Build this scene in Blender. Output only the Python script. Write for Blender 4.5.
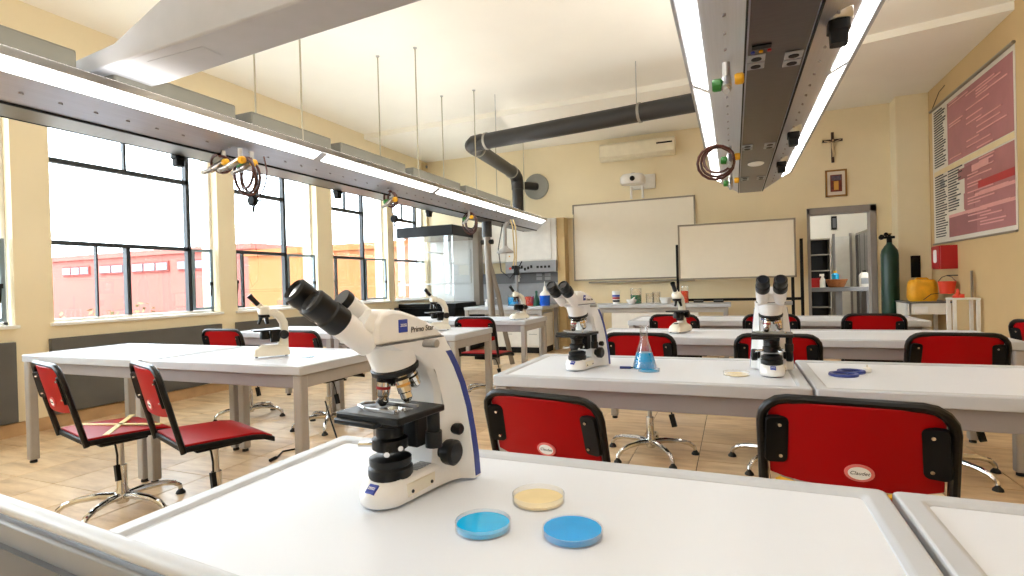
import bpy, bmesh, math, random
from mathutils import Matrix, Vector
random.seed(7)
PI = math.pi
R = math.radians
S = bpy.context.scene
for o in list(bpy.data.objects): bpy.data.objects.remove(o)
C = S.collection

# ------------------------------------------------------------------ camera
cam = bpy.data.cameras.new('camera'); co = bpy.data.objects.new('camera', cam); C.objects.link(co)
cam.sensor_width = 36; cam.lens = 18.96; cam.clip_start = 0.02; cam.clip_end = 300
yaw, pit, rol = -0.391035, -0.0071924, -0.0273756
f = Vector((math.sin(yaw)*math.cos(pit), math.cos(yaw)*math.cos(pit), math.sin(pit)))
r = Vector((math.cos(yaw), -math.sin(yaw), 0)); u = r.cross(f)
r2 = math.cos(rol)*r + math.sin(rol)*u; u2 = -math.sin(rol)*r + math.cos(rol)*u
co.matrix_world = Matrix(((r2.x, u2.x, -f.x, 0), (r2.y, u2.y, -f.y, 0), (r2.z, u2.z, -f.z, 1.16), (0, 0, 0, 1)))
S.camera = co
# ------------------------------------------------------------------ world, sun, exposure
W = bpy.data.worlds.new('sky'); S.world = W; W.use_nodes = True
bg = W.node_tree.nodes['Background']; bg.inputs[0].default_value = (0.84, 0.93, 1.0, 1); bg.inputs[1].default_value = 8.2
sun = bpy.data.lights.new('sun', 'SUN'); sun.energy = 4; sun.angle = R(2); sun.color = (1, .95, .86)
so = bpy.data.objects.new('sun', sun); C.objects.link(so); so.rotation_euler = (R(38), R(12), R(20)); so.location = (0, 0, 20)
STRIP = 5.4
UPLIGHT = 4.0
S.view_settings.view_transform = 'Standard'; S.view_settings.look = 'None'
S.view_settings.exposure = 0.62; S.view_settings.gamma = 1; S.view_settings.use_curve_mapping = False

# ------------------------------------------------------------------ materials
def srgb(r, g, b):
    def c(v):
        v /= 255; return v/12.92 if v <= .04045 else ((v+.055)/1.055)**2.4
    return (c(r), c(g), c(b), 1)
def mat(name, col, rough=.5, metal=0, var=.04, scale=9, bump=0, spec=.5, coat=0, emit=None, stretch=None):
    m = bpy.data.materials.new(name); m.use_nodes = True
    n = m.node_tree.nodes; l = m.node_tree.links; p = n['Principled BSDF']
    p.inputs['Roughness'].default_value = rough; p.inputs['Metallic'].default_value = metal
    p.inputs['Specular IOR Level'].default_value = spec; p.inputs['Coat Weight'].default_value = coat
    tc = n.new('ShaderNodeTexCoord'); nz = n.new('ShaderNodeTexNoise'); nz.inputs['Scale'].default_value = scale
    nz.inputs['Detail'].default_value = 4
    if stretch:
        mp = n.new('ShaderNodeMapping'); mp.inputs['Scale'].default_value = stretch
        l.new(tc.outputs['Object'], mp.inputs[0]); l.new(mp.outputs[0], nz.inputs['Vector'])
    else: l.new(tc.outputs['Object'], nz.inputs['Vector'])
    rp = n.new('ShaderNodeValToRGB'); e = rp.color_ramp.elements
    e[0].position = .3; e[1].position = .7
    e[0].color = tuple(c*(1-var) for c in col[:3])+(1,); e[1].color = tuple(min(1, c*(1+var)) for c in col[:3])+(1,)
    l.new(nz.outputs['Fac'], rp.inputs[0]); l.new(rp.outputs[0], p.inputs['Base Color'])
    if bump:
        b = n.new('ShaderNodeBump'); b.inputs['Strength'].default_value = bump; b.inputs['Distance'].default_value = .004
        l.new(nz.outputs['Fac'], b.inputs['Height']); l.new(b.outputs[0], p.inputs['Normal'])
    if emit:
        p.inputs['Emission Color'].default_value = col; p.inputs['Emission Strength'].default_value = emit
    return m
def glass(name, tint=(1, 1, 1), gloss=.08, rough=.02):
    m = bpy.data.materials.new(name); m.use_nodes = True; n = m.node_tree.nodes; l = m.node_tree.links; n.clear()
    o = n.new('ShaderNodeOutputMaterial'); mx = n.new('ShaderNodeMixShader'); t = n.new('ShaderNodeBsdfTransparent'); g = n.new('ShaderNodeBsdfGlossy')
    t.inputs[0].default_value = tint+(1,); g.inputs['Roughness'].default_value = rough
    fr = n.new('ShaderNodeLayerWeight'); fr.inputs[0].default_value = .25
    ma = n.new('ShaderNodeMath'); ma.operation = 'MULTIPLY_ADD'; ma.inputs[1].default_value = .55; ma.inputs[2].default_value = gloss
    l.new(fr.outputs['Facing'], ma.inputs[0]); l.new(ma.outputs[0], mx.inputs[0])
    l.new(t.outputs[0], mx.inputs[1]); l.new(g.outputs[0], mx.inputs[2]); l.new(mx.outputs[0], o.inputs[0]); return m
def liquid(name, col, rough=.08):  # glossy filled surface
    m = mat(name, col, rough, var=.06, scale=14); p = m.node_tree.nodes['Principled BSDF']
    return m
M = {}
M['wall'] = mat('cream_paint', srgb(239, 224, 189), .75, var=.02, scale=3, bump=.05)
M['tan'] = mat('dim_wall_tan', srgb(208, 178, 130), .75, var=.02, scale=3, bump=.05)  # right wall: its dimmer, warmer look is put into the colour
M['ceil'] = mat('ceiling_paint', srgb(250, 246, 236), .85, var=.015, scale=2)
M['grey_dado'] = mat('grey_paint', srgb(94, 92, 88), .6, var=.05, scale=5)
M['tile'] = None
M['grout'] = mat('grout', srgb(120, 98, 76), .9)
M['skirt'] = mat('skirting_tile', srgb(196, 160, 116), .5, var=.12, scale=7)
M['white_metal'] = mat('white_painted_steel', srgb(238, 236, 230), .4)
M['sill'] = mat('white_sill', srgb(240, 238, 232), .5)
M['steel_black'] = mat('black_steel_frame', srgb(40, 44, 48), .45)
M['steel_blue'] = mat('blue_grey_frame', srgb(120, 138, 148), .4)
M['top'] = mat('table_laminate', srgb(222, 227, 236), .36, var=.012, scale=3)
M['rim'] = mat('table_rim', srgb(190, 194, 201), .4, var=.02)
M['leg'] = mat('table_leg_grey', srgb(168, 163, 158), .4, var=.03)
M['apron'] = mat('table_apron_grey', srgb(150, 146, 148), .45)
M['black'] = mat('black_plastic', srgb(11, 11, 12), .5, var=.1, spec=.22)
M['blacktube'] = mat('black_tube', srgb(9, 9, 10), .32, var=.1, spec=.35)
M['rubber'] = mat('black_rubber', srgb(28, 28, 28), .7)
M['red'] = mat('red_shell', srgb(160, 0, 8), .42, var=.05, scale=3, spec=.18)
M['chrome'] = mat('chrome', srgb(215, 214, 212), .12, 1)
M['alu'] = mat('aluminium', srgb(190, 190, 190), .3, 1)
M['rail'] = mat('brushed_rail', srgb(186, 188, 198), .32, .65, var=.05, scale=4, stretch=(30, .6, 30))
M['raildark'] = mat('brushed_rail_dark', srgb(80, 70, 64), .3, .75, var=.1, scale=4, stretch=(3, 20, 3))
M['beam'] = mat('grey_beam', srgb(172, 173, 178), .5, .1, var=.03)
M['cover'] = mat('grey_cover', srgb(112, 110, 100), .5)
M['rodm'] = mat('rod_zinc', srgb(180, 172, 150), .4, .3)
M['uplight'] = mat('uplight_diffuser', (1, .97, .92, 1), .4, emit=UPLIGHT, var=0)
M['uplight_bright'] = mat('uplight_diffuser_bright', (1, .97, .92, 1), .4, emit=UPLIGHT*2.2, var=0)
M['strip'] = mat('light_diffuser', (1, .97, .90, 1), .4, emit=STRIP, var=0)
M['scope'] = mat('scope_white', srgb(238, 238, 238), .3, var=.01, coat=.3)
M['scope_b'] = mat('scope_cream', srgb(232, 226, 210), .35, var=.02)
M['scopeblack'] = mat('scope_black', srgb(11, 11, 12), .38, var=.1, spec=.35)
M['blue'] = mat('badge_blue', srgb(38, 62, 160), .4)
M['navy'] = mat('stripe_blue', srgb(44, 62, 140), .4)
M['white'] = mat('white_print', srgb(245, 245, 245), .5)
M['ink'] = mat('dark_print', srgb(40, 40, 44), .6)
M['glass'] = glass('clear_glass')
M['pane'] = glass('window_pane', (.97, .99, 1.0), .03)
M['lens'] = mat('lens_glass', srgb(40, 44, 52), .05, spec=.8)
M['orangering'] = mat('brass_ring', srgb(206, 160, 90), .3, .8)
M['redring'] = mat('red_ring', srgb(170, 30, 40), .4)
M['cyanliq'] = liquid('blue_liquid', srgb(0, 170, 236))
M['bluedish'] = liquid('blue_gel', srgb(0, 178, 240), .12)
M['bluedish2'] = liquid('deep_blue_gel', srgb(0, 160, 238), .12)
M['amber'] = liquid('amber_gel', srgb(244, 224, 174), .1)
M['redliq'] = liquid('red_liquid', srgb(235, 70, 45))
M['greenliq'] = liquid('green_liquid', srgb(10, 130, 90))
M['darkgreen'] = mat('green_plastic', srgb(10, 84, 62), .4)
M['blueliq'] = liquid('royal_liquid', srgb(20, 90, 205))
M['board'] = mat('whiteboard', srgb(243, 235, 218), .3, var=.01)
M['boardframe'] = mat('board_frame', srgb(150, 142, 128), .4, .5)
M['duct'] = mat('dark_duct', srgb(44, 42, 41), .42, .1)
M['ductlight'] = mat('duct_clamp', srgb(165, 160, 150), .35, .7)
M['disc'] = mat('wall_disc', srgb(150, 150, 142), .4, .3)
M['ac'] = mat('ac_plastic', srgb(236, 226, 200), .45)
M['wood'] = mat('dark_wood', srgb(58, 34, 24), .5, var=.2, scale=20, stretch=(8, 1, 1))
M['gold'] = mat('gold_frame', srgb(150, 112, 60), .4, .4)
M['ivory'] = mat('ivory_figure', srgb(200, 176, 140), .5)
M['doorframe'] = mat('door_frame_grey', srgb(150, 145, 142), .45)
M['gasgreen'] = mat('gas_green', srgb(20, 60, 46), .35)
M['brass'] = mat('brass', srgb(160, 130, 70), .3, .8)
M['yellowbag'] = mat('yellow_plastic', srgb(236, 170, 30), .5, var=.12, scale=12, bump=.3)
M['firered'] = mat('fire_red', srgb(176, 20, 26), .4)
M['orange'] = mat('orange_red', srgb(226, 62, 30), .45)
M['ytap'] = mat('tap_yellow', srgb(238, 178, 30), .4)
M['gtap'] = mat('tap_green', srgb(40, 120, 40), .4)
M['hose'] = mat('brown_hose', srgb(74, 34, 26), .4)
M['hosepale'] = mat('beige_hose', srgb(214, 190, 140), .5)
M['salmon'] = mat('salmon_render', srgb(140, 74, 65), .9, var=.04, scale=.6)
M['orangewall'] = mat('orange_render', srgb(146, 84, 42), .9, var=.04, scale=.6)
M['salmondark'] = mat('salmon_dark', srgb(118, 50, 44), .9)
M['extwin'] = mat('exterior_window', srgb(84, 90, 98), .2)
M['ground'] = mat('courtyard_ground', srgb(150, 147, 140), .9, var=.1, scale=1)
M['leaf'] = mat('pale_foliage', srgb(100, 100, 62), .8, var=.2, scale=6)
M['yellowtape'] = mat('yellow_tape', srgb(232, 180, 40), .5)
M['paletape'] = mat('pale_tape', srgb(232, 214, 150), .5)
M['stickred'] = mat('sticker_red', srgb(226, 120, 116), .5)
M['poster'] = mat('poster_paper', srgb(222, 214, 200), .45, var=.02)
M['mauve'] = mat('poster_mauve', srgb(170, 110, 112), .5, var=.06, scale=5)
M['mauve2'] = mat('poster_mauve_dark', srgb(150, 92, 96), .5, var=.06, scale=5)
M['pink'] = mat('poster_pink', srgb(222, 160, 156), .5)
M['crimson'] = mat('poster_crimson', srgb(176, 36, 44), .5)
M['posterband'] = mat('poster_band', srgb(226, 206, 160), .5)
M['hoodblack'] = mat('hood_black', srgb(10, 10, 11), .3, spec=.2, var=.1)
M['hoodwhite'] = mat('hood_liner', srgb(232, 236, 234), .35)
M['hoodpost'] = mat('hood_post', srgb(140, 132, 122), .4, .3)
M['greypanel'] = mat('grey_panel', srgb(150, 152, 156), .4)
M['darkgrey'] = mat('dark_grey_panel', srgb(98, 100, 104), .45)
M['basket'] = mat('wicker', srgb(150, 90, 44), .7, var=.3, scale=60, bump=.6)
M['pic1'] = mat('print_rust', srgb(110, 50, 40), .6, var=.5, scale=30)
M['pic2'] = mat('print_blue', srgb(90, 84, 100), .6, var=.4, scale=30)
M['beige'] = mat('beige_trim', srgb(206, 180, 130), .6)
M['cartgrey'] = mat('cart_grey', srgb(128, 130, 134), .45)
M['cartdark'] = mat('cart_dark', srgb(84, 86, 90), .5)

def tile_mat():
    m = bpy.data.materials.new('stone_tile'); m.use_nodes = True; n = m.node_tree.nodes; l = m.node_tree.links; p = n['Principled BSDF']
    p.inputs['Roughness'].default_value = .3
    tc = n.new('ShaderNodeTexCoord'); oi = n.new('ShaderNodeObjectInfo'); ge = n.new('ShaderNodeNewGeometry')
    mp = n.new('ShaderNodeMapping'); mp.inputs['Scale'].default_value = (1.2, 5, 1)
    cb = n.new('ShaderNodeVectorMath'); cb.operation = 'MULTIPLY_ADD'; cb.inputs[1].default_value = (9, 7, 3)
    l.new(oi.outputs['Random'], cb.inputs[0]); l.new(ge.outputs['Position'], cb.inputs[2]); l.new(cb.outputs[0], mp.inputs[0])
    nz = n.new('ShaderNodeTexNoise'); nz.inputs['Scale'].default_value = 2.2; nz.inputs['Detail'].default_value = 8; nz.inputs['Roughness'].default_value = .62
    l.new(mp.outputs[0], nz.inputs['Vector'])
    rp = n.new('ShaderNodeValToRGB'); e = rp.color_ramp.elements
    e[0].position = .28; e[0].color = srgb(184, 148, 108); e[1].position = .66; e[1].color = srgb(234, 206, 168)
    x = e.new(.48); x.color = srgb(218, 186, 144)
    l.new(nz.outputs['Fac'], rp.inputs[0])
    hs = n.new('ShaderNodeHueSaturation'); ma = n.new('ShaderNodeMath'); ma.operation = 'MULTIPLY_ADD'; ma.inputs[1].default_value = .16; ma.inputs[2].default_value = .92
    l.new(oi.outputs['Random'], ma.inputs[0]); l.new(ma.outputs[0], hs.inputs['Value']); l.new(rp.outputs[0], hs.inputs['Color']); l.new(hs.outputs[0], p.inputs['Base Color'])
    return m
M['tile'] = tile_mat()

# ------------------------------------------------------------------ mesh builder
class MB:
    def __init__(s): s.v = []; s.f = []; s.X = Matrix.Identity(4)
    def at(s, loc=(0, 0, 0), rot=(0, 0, 0)):
        from mathutils import Euler
        s.X = Matrix.Translation(loc) @ Euler(rot).to_matrix().to_4x4(); return s
    def along(s, a, b):
        a = Vector(a); d = Vector(b)-a; s.X = Matrix.Translation(a) @ d.to_track_quat('Z', 'Y').to_matrix().to_4x4(); return d.length
    def add(s, vs, fs):
        k = len(s.v); s.v += [tuple(s.X @ Vector(p)) for p in vs]; s.f += [tuple(i+k for i in q) for q in fs]; return s
    def box(s, a, b):
        x0, y0, z0 = a; x1, y1, z1 = b
        return s.add([(x0, y0, z0), (x1, y0, z0), (x1, y1, z0), (x0, y1, z0), (x0, y0, z1), (x1, y0, z1), (x1, y1, z1), (x0, y1, z1)],
                     [(0, 3, 2, 1), (4, 5, 6, 7), (0, 1, 5, 4), (1, 2, 6, 5), (2, 3, 7, 6), (3, 0, 4, 7)])
    def cb(s, c, d): return s.box([c[i]-d[i]/2 for i in range(3)], [c[i]+d[i]/2 for i in range(3)])
    def loft(s, rings, caps=True, closed=False):
        n = len(rings[0]); vs = [p for q in rings for p in q]; fs = []
        m = len(rings)
        for i in range(m if closed else m-1):
            j = (i+1) % m
            for k in range(n): fs.append((i*n+k, i*n+(k+1) % n, j*n+(k+1) % n, j*n+k))
        if caps and not closed: fs += [tuple(range(n-1, -1, -1)), tuple((m-1)*n+k for k in range(n))]
        return s.add(vs, fs)
    def lathe(s, prof, seg=20, caps=True):
        return s.loft([[(r*math.cos(2*PI*k/seg), r*math.sin(2*PI*k/seg), z) for k in range(seg)] for r, z in prof], caps)
    def cyl(s, a, b, r, seg=14, r2=None):
        L = s.along(a, b); s.lathe([(r, 0), (r if r2 is None else r2, L)], seg); s.X = Matrix.Identity(4); return s
    def prism(s, poly, z0, z1): return s.loft([[(x, y, z0) for x, y in poly], [(x, y, z1) for x, y in poly]])
    def prismx(s, poly, x0, x1): return s.loft([[(x0, y, z) for y, z in poly], [(x1, y, z) for y, z in poly]])
    def prismy(s, poly, y0, y1): return s.loft([[(x, y0, z) for x, z in poly], [(x, y1, z) for x, z in poly]])
    def tube(s, pts, rad, seg=8, closed=False):
        P = [Vector(p) for p in pts]; n = len(P); rings = []
        up = Vector((0, 0, 1)); prev = None
        for i, p in enumerate(P):
            a = P[(i-1) % n] if (closed or i > 0) else p; b = P[(i+1) % n] if (closed or i < n-1) else p
            t = (b-a).normalized()
            if prev is None:
                x = up.cross(t); x = Vector((1, 0, 0)) if x.length < .05 else x
            else: x = prev-t*prev.dot(t)
            x.normalize(); y = t.cross(x); prev = x
            rr = rad[i] if isinstance(rad, (list, tuple)) else rad
            rings.append([tuple(p+x*(rr*math.cos(2*PI*k/seg))+y*(rr*math.sin(2*PI*k/seg))) for k in range(seg)])
        return s.loft(rings, True, closed)
    def sphere(s, c, rad, seg=12, nr=8):
        rx, ry, rz = (rad,)*3 if not isinstance(rad, tuple) else rad
        return s.loft([[(c[0]+rx*math.sin(PI*(i+.02)/(nr+.04))*math.cos(2*PI*k/seg), c[1]+ry*math.sin(PI*(i+.02)/(nr+.04))*math.sin(2*PI*k/seg), c[2]-rz*math.cos(PI*(i+.02)/(nr+.04))) for k in range(seg)] for i in range(nr+1)])
    def build(s, name, m, parent=None, bevel=0, ang=35, seg=2, sub=0):
        me = bpy.data.meshes.new(name); me.from_pydata(s.v, [], s.f); me.validate()
        b = bmesh.new(); b.from_mesh(me); bmesh.ops.recalc_face_normals(b, faces=b.faces); b.to_mesh(me); b.free()
        me.shade_smooth(); me.set_sharp_from_angle(angle=R(ang)); me.materials.append(m)
        o = bpy.data.objects.new(name, me); C.objects.link(o)
        if parent: o.parent = parent
        if bevel:
            q = o.modifiers.new('bevel', 'BEVEL'); q.width = bevel; q.segments = seg; q.limit_method = 'ANGLE'; q.angle_limit = R(ang)
        if sub:
            q = o.modifiers.new('sub', 'SUBSURF'); q.levels = sub; q.render_levels = sub
        return o
def bx(name, a, b, m, parent=None, bevel=0): return MB().box(a, b).build(name, m, parent, bevel)
def tag(o, label, cat, group=None):
    o['label'] = label; o['category'] = cat
    if group: o['group'] = group
    return o
def thing(name, label, cat, loc=(0, 0, 0), rz=0, group=None):
    o = bpy.data.objects.new(name, None); C.objects.link(o); o.location = loc; o.rotation_euler = (0, 0, rz); o.empty_display_size = .1
    return tag(o, label, cat, group)
def structure(o): o['kind'] = 'structure'; return o
def sempty(name, loc=(0, 0, 0), rz=0):
    o = bpy.data.objects.new(name, None); C.objects.link(o); o.location = loc; o.rotation_euler = (0, 0, rz); return structure(o)
def copy_tree(o, parent=None):
    c = o.copy(); C.objects.link(c); c.parent = parent
    for ch in list(o.children): copy_tree(ch, c)
    return c
def dup(o, label, loc, rz=0, group=None):
    c = copy_tree(o); c.location = loc; c.rotation_euler = (0, 0, rz); c['label'] = label
    if group: c['group'] = group
    return c
def text(body, size, name, m, parent, loc, rot, shear=0, extrude=.0003, sx=1):
    cu = bpy.data.curves.new(name, 'FONT'); cu.body = body; cu.size = size; cu.align_x = 'CENTER'; cu.align_y = 'CENTER'; cu.extrude = extrude; cu.shear = shear
    cu.resolution_u = 3
    t = bpy.data.objects.new(name, cu); C.objects.link(t); bpy.context.view_layer.update()
    me = bpy.data.meshes.new_from_object(t.evaluated_get(bpy.context.evaluated_depsgraph_get())); me.materials.clear(); me.materials.append(m)
    bpy.data.objects.remove(t)
    o = bpy.data.objects.new(name, me); C.objects.link(o); o.parent = parent; o.location = loc; o.rotation_euler = rot; o.scale = (sx, 1, 1); return o
def rrect(w, h, r, seg=5, cx=0, cy=0):
    p = []
    for sx, sy, a0 in ((1, 1, 0), (-1, 1, 90), (-1, -1, 180), (1, -1, 270)):
        for k in range(seg+1):
            a = R(a0+90*k/seg); p.append((cx+sx*(w/2-r)+r*math.cos(a), cy+sy*(h/2-r)+r*math.sin(a)))
    return p
def arc(c, r, a0, a1, n, plane='xz'):
    out = []
    for i in range(n+1):
        a = R(a0+(a1-a0)*i/n)
        out.append((c[0]+r*math.cos(a), c[1], c[2]+r*math.sin(a)) if plane == 'xz' else (c[0], c[1]+r*math.cos(a), c[2]+r*math.sin(a)))
    return out

# ================================================================== ROOM
XL, XR, YB, Y0 = -5.6, 2.5, 9.3, -3.4
CZ, CZR, YS = 3.70, 3.62, 7.0
floor = structure(MB().box((XL-.3, Y0-.2, -.2), (XR+.3, YB, -.006)).build('floor', M['grout']))
# floor tiles: the 290 nearest to view as parts, the rest joined
tl = .41; gap = .005
cand = []
x = -.24-20*tl
while x < XR+tl:
    y = .35-10*tl
    while y < YB:
        a, b = max(x, XL), min(x+tl, XR); c_, d_ = max(y, Y0), min(y+tl, YB)
        if b-a > .02 and d_-c_ > .02:
            cx, cy = (a+b)/2, (c_+d_)/2
            dv = Vector((cx, cy, -1.16)); z = dv.dot(f); s = abs(dv.dot(r2))/max(z, .01); v = dv.dot(u2)/max(z, .01)
            vis = z > .5 and s < 1.0 and v > -.62
            full = abs(b-a-tl) < 1e-6 and abs(d_-c_-tl) < 1e-6
            cand.append((0 if (vis and full) else 1, dv.length, a, b, c_, d_))
        y += tl
    x += tl
cand.sort()
tm = None; rest = MB()
for i, (k, _, a, b, c_, d_) in enumerate(cand):
    if k == 0 and i < 290:
        if tm is None:
            o = MB().box((-tl/2+gap/2, -tl/2+gap/2, -.008), (tl/2-gap/2, tl/2-gap/2, 0)).build('tile', M['tile'], floor, .002); tm = o
        else:
            o = tm.copy(); C.objects.link(o); o.parent = floor
        o.location = ((a+b)/2, (c_+d_)/2, 0)
    else: rest.box((a+gap/2, c_+gap/2, -.008), (b-gap/2, d_-gap/2, 0))
ro = rest.build('tile_field', M['tile'], floor); ro['kind'] = 'stuff'

# left wall with window openings
WIN = [(-2.9, -1.3), (-1.0, .75), (1.0, 2.60), (2.88, 4.56), (4.80, 6.20), (6.52, 7.93), (8.11, 9.25)]
SZ, TZ = .90, 3.0
wl = MB().box((XL-.28, Y0, 0), (XL, YB, SZ)).box((XL-.28, Y0, TZ), (XL, YB, CZ+.1))
ed = [Y0]+[v for w in WIN for v in w]+[YB]
for i in range(0, len(ed), 2): wl.box((XL-.28, ed[i], SZ), (XL, ed[i+1], TZ))
structure(wl.build('wall_left', M['wall']))
DX0, DX1, DZ = 1.06, 1.90, 2.12
wb = MB().box((XL-.28, YB, 0), (DX0, YB+.15, CZ+.1)).box((DX1, YB, 0), (XR+.2, YB+.15, CZ+.1)).box((DX0, YB, DZ), (DX1, YB+.15, CZ+.1))
structure(wb.build('wall_back', M['wall']))
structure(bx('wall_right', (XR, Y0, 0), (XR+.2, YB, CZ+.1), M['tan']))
structure(bx('wall_front', (XL-.28, Y0-.2, 0), (XR+.2, Y0, CZ+.1), M['wall']))
structure(bx('ceiling', (XL-.28, Y0-.2, CZ), (XR+.2, YB+.15, CZ+.15), M['ceil']))
structure(MB().prism([(XL, 7.35), (-.6, 7.2), (XR, 6.55), (XR, YB), (XL, YB)], CZR, CZ).build('trim_1', M['ceil']))   # lowered ceiling at the back
structure(bx('trim_2', (2.12, 9.0, 0), (XR, YB, CZR), M['wall'], None, .01))         # pier in the right corner
structure(bx('trim_3', (-2.86, 9.06, 0), (-2.72, YB, 2.30), M['beige'], None, .006))   # column beside the wall cupboards
structure(bx('trim_4', (-3.95, 9.24, 2.30), (-2.6, YB, 2.36), M['wall']))
structure(bx('baseboard_left', (XL, Y0, 0), (XL+.02, YB, .11), M['skirt']))
structure(bx('baseboard_back', (-2.6, YB-.02, 0), (DX0-.08, YB, .11), M['skirt']))
structure(bx('baseboard_right', (XR-.02, Y0, 0), (XR, 8.98, .11), M['skirt']))
k = 5
for (a, b) in WIN[2:]:
    structure(bx('trim_%d' % k, (XL, a-.05, .12), (XL+.05, b-.02, .79), M['grey_dado'], None, .006)); k += 1

def window(i, a, b, handle_left=False):
    w = sempty('window_%d' % i, (XL-.14, 0, 0))
    mull = a+(b-a)*{3: .83, 4: .64, 5: .62}.get(i, .8)
    t = .022
    fr = MB()
    fr.box((-.03, a, SZ+.03), (.03, a+.03, TZ)).box((-.03, b-.03, SZ+.03), (.03, b, TZ)).box((-.03, a, TZ-.03), (.03, b, TZ)).box((-.03, a, SZ+.02), (.03, b, SZ+.055))
    fr.build('frame', M['white_metal'] , w)
    MB().box((-.03, a+.03, 2.385), (.03, mull, 2.43)).build('transom', M['steel_black'], w)
    MB().box((-.03, a+.03, 1.635), (.03, mull, 1.675)).build('transom', M['steel_black'], w)
    MB().box((-.03, mull-.022, SZ+.05), (.03, mull+.022, TZ-.03)).build('mullion', M['steel_black'], w)
    mid = a+(mull-a)*.52
    MB().box((-.02, mid-.012, 2.43), (.02, mid+.012, TZ-.03)).build('glazing_bar', M['steel_black'], w)
    if i in (3, 2):
        MB().box((-.03, mid-.02, SZ+.055), (.03, mid+.02, 1.635)).build('glazing_bar', M['steel_black'], w)
        q = a+(mid-a)*.6
        MB().box((-.02, q-.008, SZ+.055), (.02, q+.008, 1.635)).build('glazing_bar', M['steel_black'], w)
    for (y0, y1, z0, z1) in ((a+.03, mull-.022, SZ+.055, 1.635), (a+.03, mull-.022, 1.675, 2.385), (a+.03, mull-.022, 2.43, TZ-.03), (mull+.022, b-.03, 1.675, TZ-.03)):
        MB().box((-.003, y0, z0), (.003, y1, z1)).build('pane', M['pane'], w)
    # casement leaf lower right, slightly ajar into the room
    lf = MB(); L = b-.03-mull-.022; z0, z1 = SZ+.06, 1.66
    lf.box((-.015, 0, z0), (.015, .03, z1)).box((-.015, L-.03, z0), (.015, L, z1)).box((-.015, .03, z0), (.015, L-.03, z0+.03)).box((-.015, .03, z1-.03), (.015, L-.03, z1))
    lo = lf.build('leaf', M['steel_blue'], w); lo.location = (.03, mull+.022, 0); lo.rotation_euler = (0, 0, R(-10))
    MB().box((-.003, .03, z0+.03), (.003, L-.03, z1-.03)).build('pane', M['pane'], lo)
    MB().box((.015, L-.05, 1.24), (.045, L-.02, 1.28)).tube([(.035, L-.035, 1.26), (.045, L-.04, 1.2), (.04, L-.045, 1.12)], .008, 6).build('handle', M['black'], lo)
    if handle_left:
        L = .13
        lf = MB().box((-.02, 0, z0), (.02, .025, z1)).box((-.02, L-.025, z0), (.02, L, z1)).box((-.02, .025, z0), (.02, L-.025, z0+.025)).box((-.02, .025, z1-.025), (.02, L-.025, z1))
        lo = lf.build('leaf', M['steel_black'], w); lo.location = (.04, a+.05, 0)
        MB().box((-.003, .025, z0+.025), (.003, L-.025, z1-.025)).build('pane', M['pane'], lo)
        MB().box((.015, .0, 1.26), (.045, .03, 1.3)).tube([(.035, .015, 1.28), (.045, .01, 1.22), (.04, .0, 1.14)], .008, 6).build('handle', M['black'], lo)
    bx('sill', (.0, a-.03, SZ), (.175, b+.02, SZ+.028), M['sill'], w, .004)
for i, (a, b) in enumerate(WIN): window(i, a, b, i in (4, 5))

# door opening and the room beyond
d = sempty('door_1')
bx('frame', (DX0-.02, YB-.03, 0), (DX0+.02, YB+.17, DZ+.06), M['doorframe'], d, .004)
bx('frame', (DX1-.05, YB-.03, 0), (DX1+.03, YB+.17, DZ+.06), M['doorframe'], d, .004)
bx('frame', (DX0-.02, YB-.03, DZ-.04), (DX1+.03, YB+.17, DZ+.06), M['doorframe'], d, .004)
structure(MB().box((.2, YB+.15, -.2), (3.4, 13.2, -.006)).build('floor_beyond', M['skirt']))
structure(MB().box((.2, 13.0, 0), (3.4, 13.2, 3.0)).build('wall_beyond', M['ceil']))
structure(MB().box((.2, YB+.15, 0), (.4, 13.0, 3.0)).build('wall_beyond_left', M['ceil']))
structure(MB().box((3.0, YB+.15, 0), (3.2, 13.0, 3.0)).build('wall_beyond_right', M['ceil']))
structure(MB().box((.2, YB+.15, 2.9), (3.4, 13.2, 3.1)).build('ceiling_beyond', M['ceil']))

# ================================================================== OUTSIDE
structure(MB().box((-60, -30, -.5), (XL-.28, 60, -.3)).build('ground', M['ground']))
def ext_building(label, X0, X1, Y, z1, m, wins, rows):
    b = thing('building', label, 'building', ((X0+X1)/2, Y, -.3))
    bx('wall', (X0-(X0+X1)/2, 0, 0), (X1-(X0+X1)/2, 6, z1+.3), m, b)
    bx('parapet', (X0-(X0+X1)/2-.1, -.1, z1+.3), (X1-(X0+X1)/2+.1, 6.1, z1+.5), m, b)
    for (wa, wb_) in wins:
        for (za, zb) in rows:
            fr = bx('window', (wa-(X0+X1)/2, -.06, za+.3), (wb_-(X0+X1)/2, .02, zb+.3), M['salmondark'], b)
            n = max(1, round((wb_-wa)/.7))
            for j in range(n):
                w = (wb_-wa)/n
                bx('pane', (wa-(X0+X1)/2+j*w+.05, -.09, za+.36), (wa-(X0+X1)/2+(j+1)*w-.05, -.055, zb+.24), M['extwin'], fr)
    return b
ext_building('salmon coloured building seen through the large left windows', -34, -15.6, 14, 2.65, M['salmon'],
             [(-26.4, -24.6), (-23.9, -22.4), (-21.9, -19.8), (-19.3, -17.0)], [(2.0, 2.4)])
ext_building('orange wing of the building outside beyond the second and third windows', -15.3, -6.2, 13.6, 2.35, M['orangewall'], [], [])
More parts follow.
